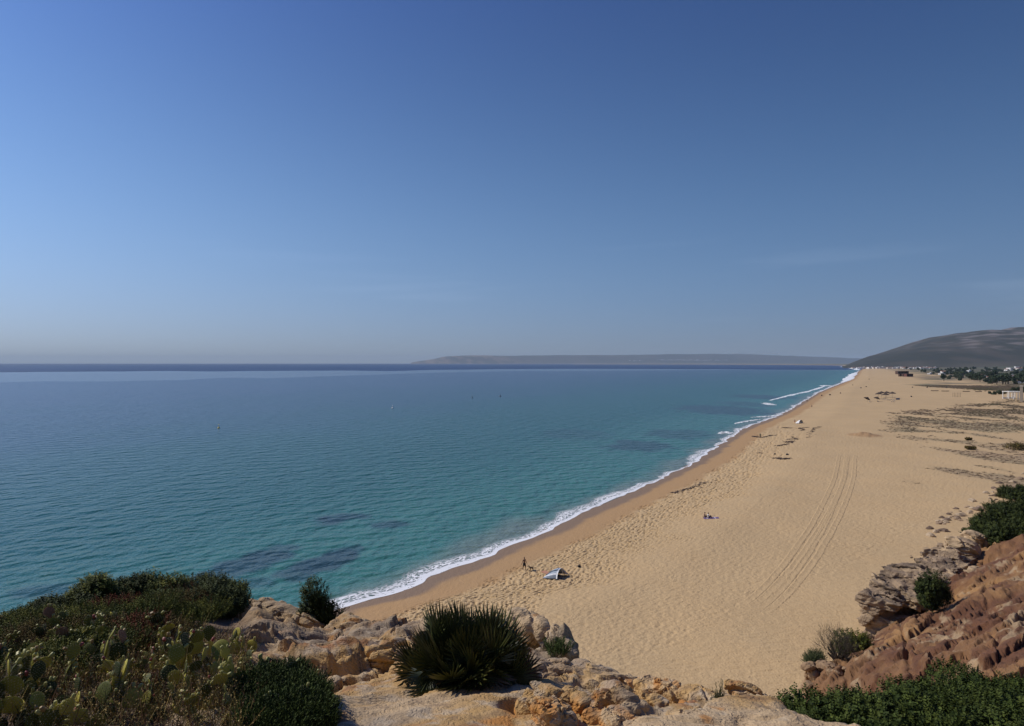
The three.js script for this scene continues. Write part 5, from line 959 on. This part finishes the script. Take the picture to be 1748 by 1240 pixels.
// ---------------------------------------------------------------- beach shelter: a sheet of blue-grey fabric over a bent frame, open to the right
{
  const o = thing('beach_shelter', 'blue-grey and white beach tent standing open on the sand', 'tent', ground2(954, 986), 0.35);
  const fabric = std(0.30, 0.36, 0.42, 0.7), whiteF = std(0.78, 0.80, 0.82, 0.7), beige = std(0.42, 0.36, 0.28, 0.8), navyF = std(0.05, 0.07, 0.10, 0.8);
  const arch = (t, a) => { const r = 1.08; return V(r * 1.05 * Math.cos(a) * (1 - 0.12 * t), 1.18 * Math.pow(Math.sin(a), 0.8), 0); };
  // the long back sheet slopes from the ridge hoop down to the ground
  const sheet = (a0, a1, z0, z1, dropTo, mat, name, lift = 0) => { const R = 18, C = 14; const g = gridMesh(R, C, (i, j) => { const a = lerp(a0, a1, j / (C - 1)), t = i / (R - 1), top = arch(0, a), y = lerp(top.y, dropTo * top.y, t * t * 0.75 + t * 0.25); return { p: [top.x * lerp(1, 1.12, t) , y + 0.02 + lift - 0.05 * Math.sin(t * 3.1) * (1 - Math.abs(j / (C - 1) - 0.5)) + 0.02 * noise2(i * 0.5, j * 0.6, 500), lerp(z0, z1, t)] }; }); return part(name, g, mat, o); };
  sheet(0.06, 3.08, 0.0, -1.75, 0.06, fabric, 'canopy');
  sheet(0.95, 1.2, 0.02, -1.78, 0.07, whiteF, 'stripe', 0.02); sheet(1.9, 2.15, 0.02, -1.78, 0.07, navyF, 'stripe', 0.02); sheet(0.3, 0.48, 0.02, -1.78, 0.08, navyF, 'stripe', 0.02); sheet(2.5, 2.72, 0.02, -1.78, 0.07, whiteF, 'stripe', 0.02);
  sheet(0.06, 3.08, 0.0, 0.22, 0.97, whiteF, 'brim', 0.012);
  sheet(0.1, 1.5, 0.22, 0.95, 0.35, beige, 'front_flap');
  const hoop = new THREE.TubeGeometry(new THREE.CatmullRomCurve3(Array.from({ length: 15 }, (_, k) => { const a = lerp(0.03, 3.11, k / 14), p = arch(0, a); return V(p.x, p.y + 0.025, 0); })), 40, 0.014, 6); part('pole', hoop, std(0.4, 0.4, 0.42, 0.4), o);
  const floor = gridMesh(8, 8, (i, j) => ({ p: [lerp(-1, 1, j / 7), 0.03 + 0.015 * noise2(i, j, 505), lerp(-1.6, 0.6, i / 7)] })); part('groundsheet', floor, std(0.12, 0.14, 0.17, 0.8), o);
  o.rotation.y = 1.15; o.scale.setScalar(0.98);
}
function bag(label, p, w, h, mat, name = 'bag', category = 'bag', group) { const o = thing(name, label, category, p, rnd() * 3, group); const f = (x, y, z) => Math.pow(Math.abs(x / w) ** 3 + Math.abs((y - h * 0.45) / (h * 0.55)) ** 3 + Math.abs(z / (w * 0.6)) ** 3, 1 / 3) * w - w + 0.03 * noise3(x * 9, y * 9, z * 9); part('body', fieldMesh(f, [-w * 1.3, -h * 0.3, -w], [w * 1.3, h * 1.3, w], 30), mat, o); const t = new THREE.TorusGeometry(w * 0.5, 0.02, 6, 16, Math.PI); t.translate(0, h * 0.98, 0); part('handle', t, mat, o); return o; }
reseed(520);
bag('small dark bag lying on the sand beside the tent', ground2(989, 969), 0.22, 0.3, cloths.dark);
function towel(label, p, turn, l, w, mat, stripe) {
  const o = thing('towel', label, 'towel', p, turn); const sheet = (z0, z1, y, m, n) => part(n, gridMesh(12, 16, (i, j) => { const x = lerp(-w / 2, w / 2, i / 11), z = lerp(z0, z1, j / 15), a = Math.cos(turn), b = Math.sin(turn); return { p: [x, landBase(p.x + x * a + z * b, p.z - x * b + z * a) - p.y + y + 0.05 + 0.02 * noise2(i * 0.6, j * 0.5, 530), z] }; }), m, o);
  sheet(-l / 2, l / 2, 0, mat, 'cloth'); if (stripe) { sheet(-l * 0.3, -l * 0.2, 0.006, stripe, 'stripe'); sheet(l * 0.2, l * 0.3, 0.006, stripe, 'stripe'); } return o;
}
towel('faint orange towel spread on the sand before the tent', ground2(932, 978), 0.5, 1.6, 0.8, std(0.45, 0.22, 0.13));
// the couple on their towels
towel('purple towel spread under the seated couple', ground2(1214, 885), 1.4, 2.6, 1.5, std(0.16, 0.10, 0.20), std(0.45, 0.42, 0.5));
person('person with dark hair sitting on the sand at the purple towel', ground2(1204, 884), 1.3, sitting, skins[0], cloths.dark, null, null, 72);
person('person sitting on the purple towel, turned to the sea', ground2(1210, 885), 1.7, sitting, skins[0], cloths.navy, cloths.white, null, 72);
person('person strolling near the line of seaweed', ground2(1298, 748), -0.7, walking, skins[1], cloths.dark, cloths.green, null, 60);
person('person lying flat on the sand below the line of seaweed', ground2(1297, 774), 1.2, lying, skins[1], cloths.dark, null, null, 60);
bag('little dark heap of belongings on the sand below the seaweed', ground2(1323, 776), 0.35, 0.32, cloths.dark, 'belongings', 'bag');
bag('low dark heap of belongings farther from the lying person', ground2(1344, 777), 0.6, 0.4, cloths.dark, 'belongings', 'bag');
person('person standing at the open side of the small white tent', ground2(1357, 723), 2.2, walking, skins[0], cloths.red, null, null, 60);
person('person walking alone on the sand beyond the small white tent', ground2(1386, 696), 0.4, walking, skins[0], cloths.dark, null, null, 60);
person('dark clad person standing where the waves run up the sand', ground2(1378, 686), 0.4, walking, skins[1], cloths.dark, cloths.dark, null, 50);
{
  const o = thing('beach_shelter', 'small white beach tent far along the shore', 'tent', ground2(1366, 723), 0.6), m = std(0.75, 0.74, 0.72, 0.8);
  part('canopy', gridMesh(12, 14, (i, j) => { const a = lerp(0.05, 3.09, j / 13), t = i / 11; return { p: [1.5 * Math.cos(a), 0.02 + 1.55 * Math.sin(a) * (1 - t * t * 0.7), lerp(0.5, -1.4, t)] }; }), m, o); part('brim', new THREE.TorusGeometry(1.5, 0.04, 6, 30, Math.PI).translate(0, 0.03, 0.5), cloths.navy, o); part('groundsheet', gridMesh(4, 4, (i, j) => ({ p: [lerp(-1.3, 1.3, j / 3), 0.04, lerp(-1.3, 0.9, i / 3)] })), cloths.navy, o);
}
// ---------------------------------------------------------------- straw parasols and loungers
const straw = std(0.060, 0.040, 0.028, 0.95), poleMat = std(0.16, 0.11, 0.07, 0.9), canvas = std(0.62, 0.60, 0.56, 0.9), blueC = std(0.16, 0.20, 0.28, 0.9);
function parasol(label, p, h, r, tilt, group) {
  const o = thing('straw_parasol', label, 'parasol', p, 0, group); part('pole', new THREE.CylinderGeometry(0.05, 0.06, h, 8).translate(0, h / 2 - 0.2, 0), poleMat, o);
  reseed(Math.round(p.x * 10)); const g = gridMesh(7, 37, (i, j) => { const t = i / 6, a = j / 36 * 2 * Math.PI, q = r * t * (1 + (i === 6 ? 0.08 * noise2(j * 2.3, 1, 541) : 0)); return { p: [Math.cos(a) * q, 0.85 - 1.35 * t * (0.75 + 0.25 * t) - (i === 6 ? 0.12 * Math.abs(noise2(j * 1.7, 3, 540)) : 0), Math.sin(a) * q] }; });
  const c = part('canopy', g, straw, o, V(0, h - 0.75, 0)); c.rotation.z = tilt; part('finial', new THREE.ConeGeometry(0.16, 0.35, 8).translate(0, 0.95, 0), straw, c);
  for (let k = 0; k < 6; k++) { const a = k / 6 * 6.283; part('rib', limb(V(0, 0.72, 0), V(Math.cos(a) * r * 0.9, -0.4, Math.sin(a) * r * 0.9), 0.02, 0.012, 5), poleMat, c); }
  return o;
}
[[1505, 679, 0], [1514, 679, 0], [1523.5, 680, 0], [1500, 681, 0], [1512, 682.5, 0]].forEach(([u, v]) => parasol('brown straw parasol in the cluster of loungers', ground2(u, v), 4.7, 2.6, 0.05, 'straw parasols of the lounger cluster'));
parasol('straw parasol leaning over, away from the cluster of loungers', ground2(1481, 686), 3.2, 2.2, -0.5);
parasol('straw parasol with a dark lounger at its foot', ground2(1497.5, 686), 3.4, 2.1, -0.3);
function lounger(label, p, turn, mat, group) {
  const o = thing('lounger', label, 'lounger', p, turn, group); for (const [x, z] of [[-0.3, -0.8], [0.3, -0.8], [-0.3, 0.8], [0.3, 0.8]]) part('leg', new THREE.BoxGeometry(0.06, 0.36, 0.06).translate(x, 0.16, z), canvas, o);
  part('seat', new THREE.BoxGeometry(0.7, 0.08, 1.3).translate(0, 0.38, 0.28), mat, o); const b = part('backrest', new THREE.BoxGeometry(0.7, 0.08, 0.75).translate(0, 0.04, -0.37), mat, o, V(0, 0.36, -0.36)); b.rotation.x = 0.75; return o;
}
[[1507, 683], [1510.5, 683.2], [1515.5, 684], [1518.5, 684.2], [1522.5, 687], [1526, 687], [1524, 684.4], [1527.5, 685]].forEach(([u, v]) => lounger('pale lounger set out below the straw parasols', ground2(u, v), 2.6, canvas, 'pale loungers under the parasols'));
lounger('dark lounger beside the single straw parasol', ground2(1499.5, 687), 2.4, cloths.navy);
lounger('pale lounger beside the leaning straw parasol', ground2(1485, 687.5), 2.4, canvas);
{                                                           // a pale sun sail between the loungers
  const o = thing('windbreak', 'pale cloth windbreak at the end of the lounger cluster', 'windbreak', ground2(1533, 683), 0.3); part('cloth', gridMesh(5, 14, (i, j) => ({ p: [j * 0.28 - 1.8, 0.15 + i * 0.3, 0.12 * Math.sin(j * 1.3)] })), blueC, o); for (const x of [-1.8, 0, 1.84]) part('post', new THREE.CylinderGeometry(0.03, 0.03, 1.9, 6).translate(x, 0.75, 0.05), poleMat, o);
}
// ---------------------------------------------------------------- wooden beach bars, pergola, wall
const darkWood = std(0.085, 0.045, 0.03, 0.9), redWood = std(0.13, 0.05, 0.035, 0.9), reed = std(0.14, 0.09, 0.06, 0.95);
function hut(label, p, w, dp, h, turn, mat, group) {
  const o = thing('beach_bar', label, 'beach bar', p, turn, group);
  for (let k = 0; k <= 6; k++) part('post', new THREE.BoxGeometry(0.3, h, 0.3).translate(lerp(-w / 2, w / 2, k / 6), h / 2 - 0.3, dp / 2), mat, o);
  part('back_wall', new THREE.BoxGeometry(w, h - 0.2, 0.2).translate(0, h / 2 - 0.25, -dp / 2), mat, o); part('side_wall', new THREE.BoxGeometry(0.2, h - 0.2, dp - 0.3).translate(-w / 2 + 0.1, h / 2 - 0.25, 0), mat, o); part('side_wall', new THREE.BoxGeometry(0.2, h - 0.2, dp - 0.3).translate(w / 2 - 0.1, h / 2 - 0.25, 0), mat, o);
  part('counter', new THREE.BoxGeometry(w * 0.9, 1.2, 0.5).translate(0, 0.5, dp / 2 - 0.6), mat, o); part('roof', new THREE.BoxGeometry(w + 1.2, 0.3, dp + 1.4).translate(0, h - 0.1, 0), reed, o); return o;
}
hut('long dark wooden beach bar with a flat reed roof', ground2(1540, 639), 27, 9, 7.0, 0.15, darkWood); hut('reddish wooden beach bar with a short reed roof', ground2(1551, 643.5), 13, 8, 5.8, 0.15, redWood);
hut('small dark wooden kiosk between the two beach bars', ground2(1536.5, 643), 4, 4, 5.2, 0.15, darkWood); hut('narrow dark wooden kiosk beside the reddish beach bar', ground2(1542, 643), 3.4, 4, 5.4, 0.15, darkWood);
{
  const p = ground2(1728, 681), whiteW = std(0.78, 0.77, 0.74, 0.7), o = thing('pergola', 'white pergola with open sides standing on the dune', 'pergola', p, 0.12), w = 9.4, dp = 5, h = 4.6;
  for (const z of [-dp / 2, dp / 2]) for (const x of [-w / 2, -w / 8, w / 4, w / 2]) part('post', new THREE.BoxGeometry(0.35, h + 0.4, 0.35).translate(x, h / 2 - 0.2, z), whiteW, o);
  for (const z of [-dp / 2, dp / 2]) part('beam', new THREE.BoxGeometry(w + 0.6, 0.4, 0.3).translate(0, h + 0.2, z), whiteW, o);
  for (let k = 0; k < 9; k++) part('rafter', new THREE.BoxGeometry(0.22, 0.3, dp + 1).translate(lerp(-w / 2, w / 2, k / 8), h + 0.5, 0), whiteW, o);
  part('railing', new THREE.BoxGeometry(w, 0.9, 0.1).translate(0, 0.5, -dp / 2 - 0.25), whiteW, o); part('shade', new THREE.BoxGeometry(w * 0.9, 0.05, dp * 0.9).translate(0, h + 0.72, 0), canvas, o);
  const q = ground2(1744, 686), t = thing('wall', 'tall beige masonry wall end beside the white pergola', 'wall', q, -0.655); part('masonry', new THREE.BoxGeometry(1.6, 10.5, 9).translate(0, 4.6, -3), std(0.40, 0.33, 0.25, 0.95), t); part('coping', new THREE.BoxGeometry(1.9, 0.4, 9.3).translate(0, 10.05, -3), std(0.46, 0.40, 0.32, 0.95), t);
}
// boats drawn up, boxes and posts on the far sand
function boat(label, p, turn, l, group) { const o = thing('boat', label, 'boat', p, turn, group); part('hull', gridMesh(9, 21, (i, j) => { const t = j / 20, a = lerp(-1.5, 1.5, i / 8), wdt = 0.75 * Math.pow(Math.sin(Math.PI * clamp(t * 0.86 + 0.12)), 0.7); return { p: [Math.sin(a) * wdt, 0.62 - Math.cos(a) * 0.55 + 0.2 * (t - 0.4) ** 2, (t - 0.5) * l] }; }), std(0.10, 0.07, 0.05, 0.8), o); for (const z of [-0.2, 0.2]) part('thwart', new THREE.BoxGeometry(1.25, 0.05, 0.25).translate(0, 0.5, z * l), poleMat, o); return o; }
[[1596, 668], [1614, 668.5], [1650, 669], [1671, 669.5]].forEach(([u, v], k) => boat('low dark rowing boat drawn up on the sand before the dunes', ground2(u, v), 1.4 + 0.1 * k, 6.5, 'boats drawn up on the sand'));
reseed(560);
[[1558, 662], [1583, 662.5], [1616, 662], [1556, 678], [1470, 663], [1479, 661], [1484, 648], [1456, 658], [1403, 676], [1417, 675], [1435, 672]].forEach(([u, v]) => bag('dark bundle of beach things left on the open sand', ground2(u, v), 0.8, 0.9, cloths.dark, 'beach_bundle', 'bundle', 'bundles on the far sand'));
for (let i = 0; i < 6; i++) for (let j = 0; j < 3; j++) { const o = thing('post', 'thin wooden post standing in the sand below the dunes', 'post', ground2(1627 + i * 2.6, 674 + j * 2.1), 0, 'rows of thin posts'); part('shaft', new THREE.CylinderGeometry(0.09, 0.11, 1.8, 7).translate(0, 0.7, 0), poleMat, o); part('cap', new THREE.SphereGeometry(0.12, 8, 6).translate(0, 1.62, 0), poleMat, o); }
// ---------------------------------------------------------------- buoys
const onSea = (u, v) => { const d = EYE * F / (v - 620); return V((u - 874) / F * d, 0, -d); };
function buoy(label, p, mat, r, h) { const o = thing('buoy', label, 'buoy', p, 0); part('float', new THREE.LatheGeometry([[0, -0.5], [0.8, -0.35], [1, 0], [0.85, 0.35], [0.3, 0.75], [0.14, 1.2]].map(([a, b]) => new THREE.Vector2(a * r, b * r)), 16), mat, o); part('mast', new THREE.CylinderGeometry(0.05, 0.06, h, 6).translate(0, r + h / 2, 0), poleMat, o); part('topmark', new THREE.OctahedronGeometry(0.28).translate(0, r + h, 0), mat, o); return o; }
buoy('yellow buoy floating alone on the open water', onSea(373, 731), std(0.60, 0.42, 0.03, 0.5), 0.6, 0.9);
buoy('white buoy floating far out, beyond the yellow one', onSea(670, 697), std(0.7, 0.68, 0.66, 0.5), 0.75, 1.0);
buoy('dark slender buoy with a short mast in the bay', onSea(806, 679.5), std(0.03, 0.03, 0.05, 0.5), 0.7, 1.6);
buoy('dark stout buoy with a tall topmark in the bay', onSea(854, 677), std(0.03, 0.03, 0.05, 0.5), 0.9, 1.9);
renderer.render(scene, camera);
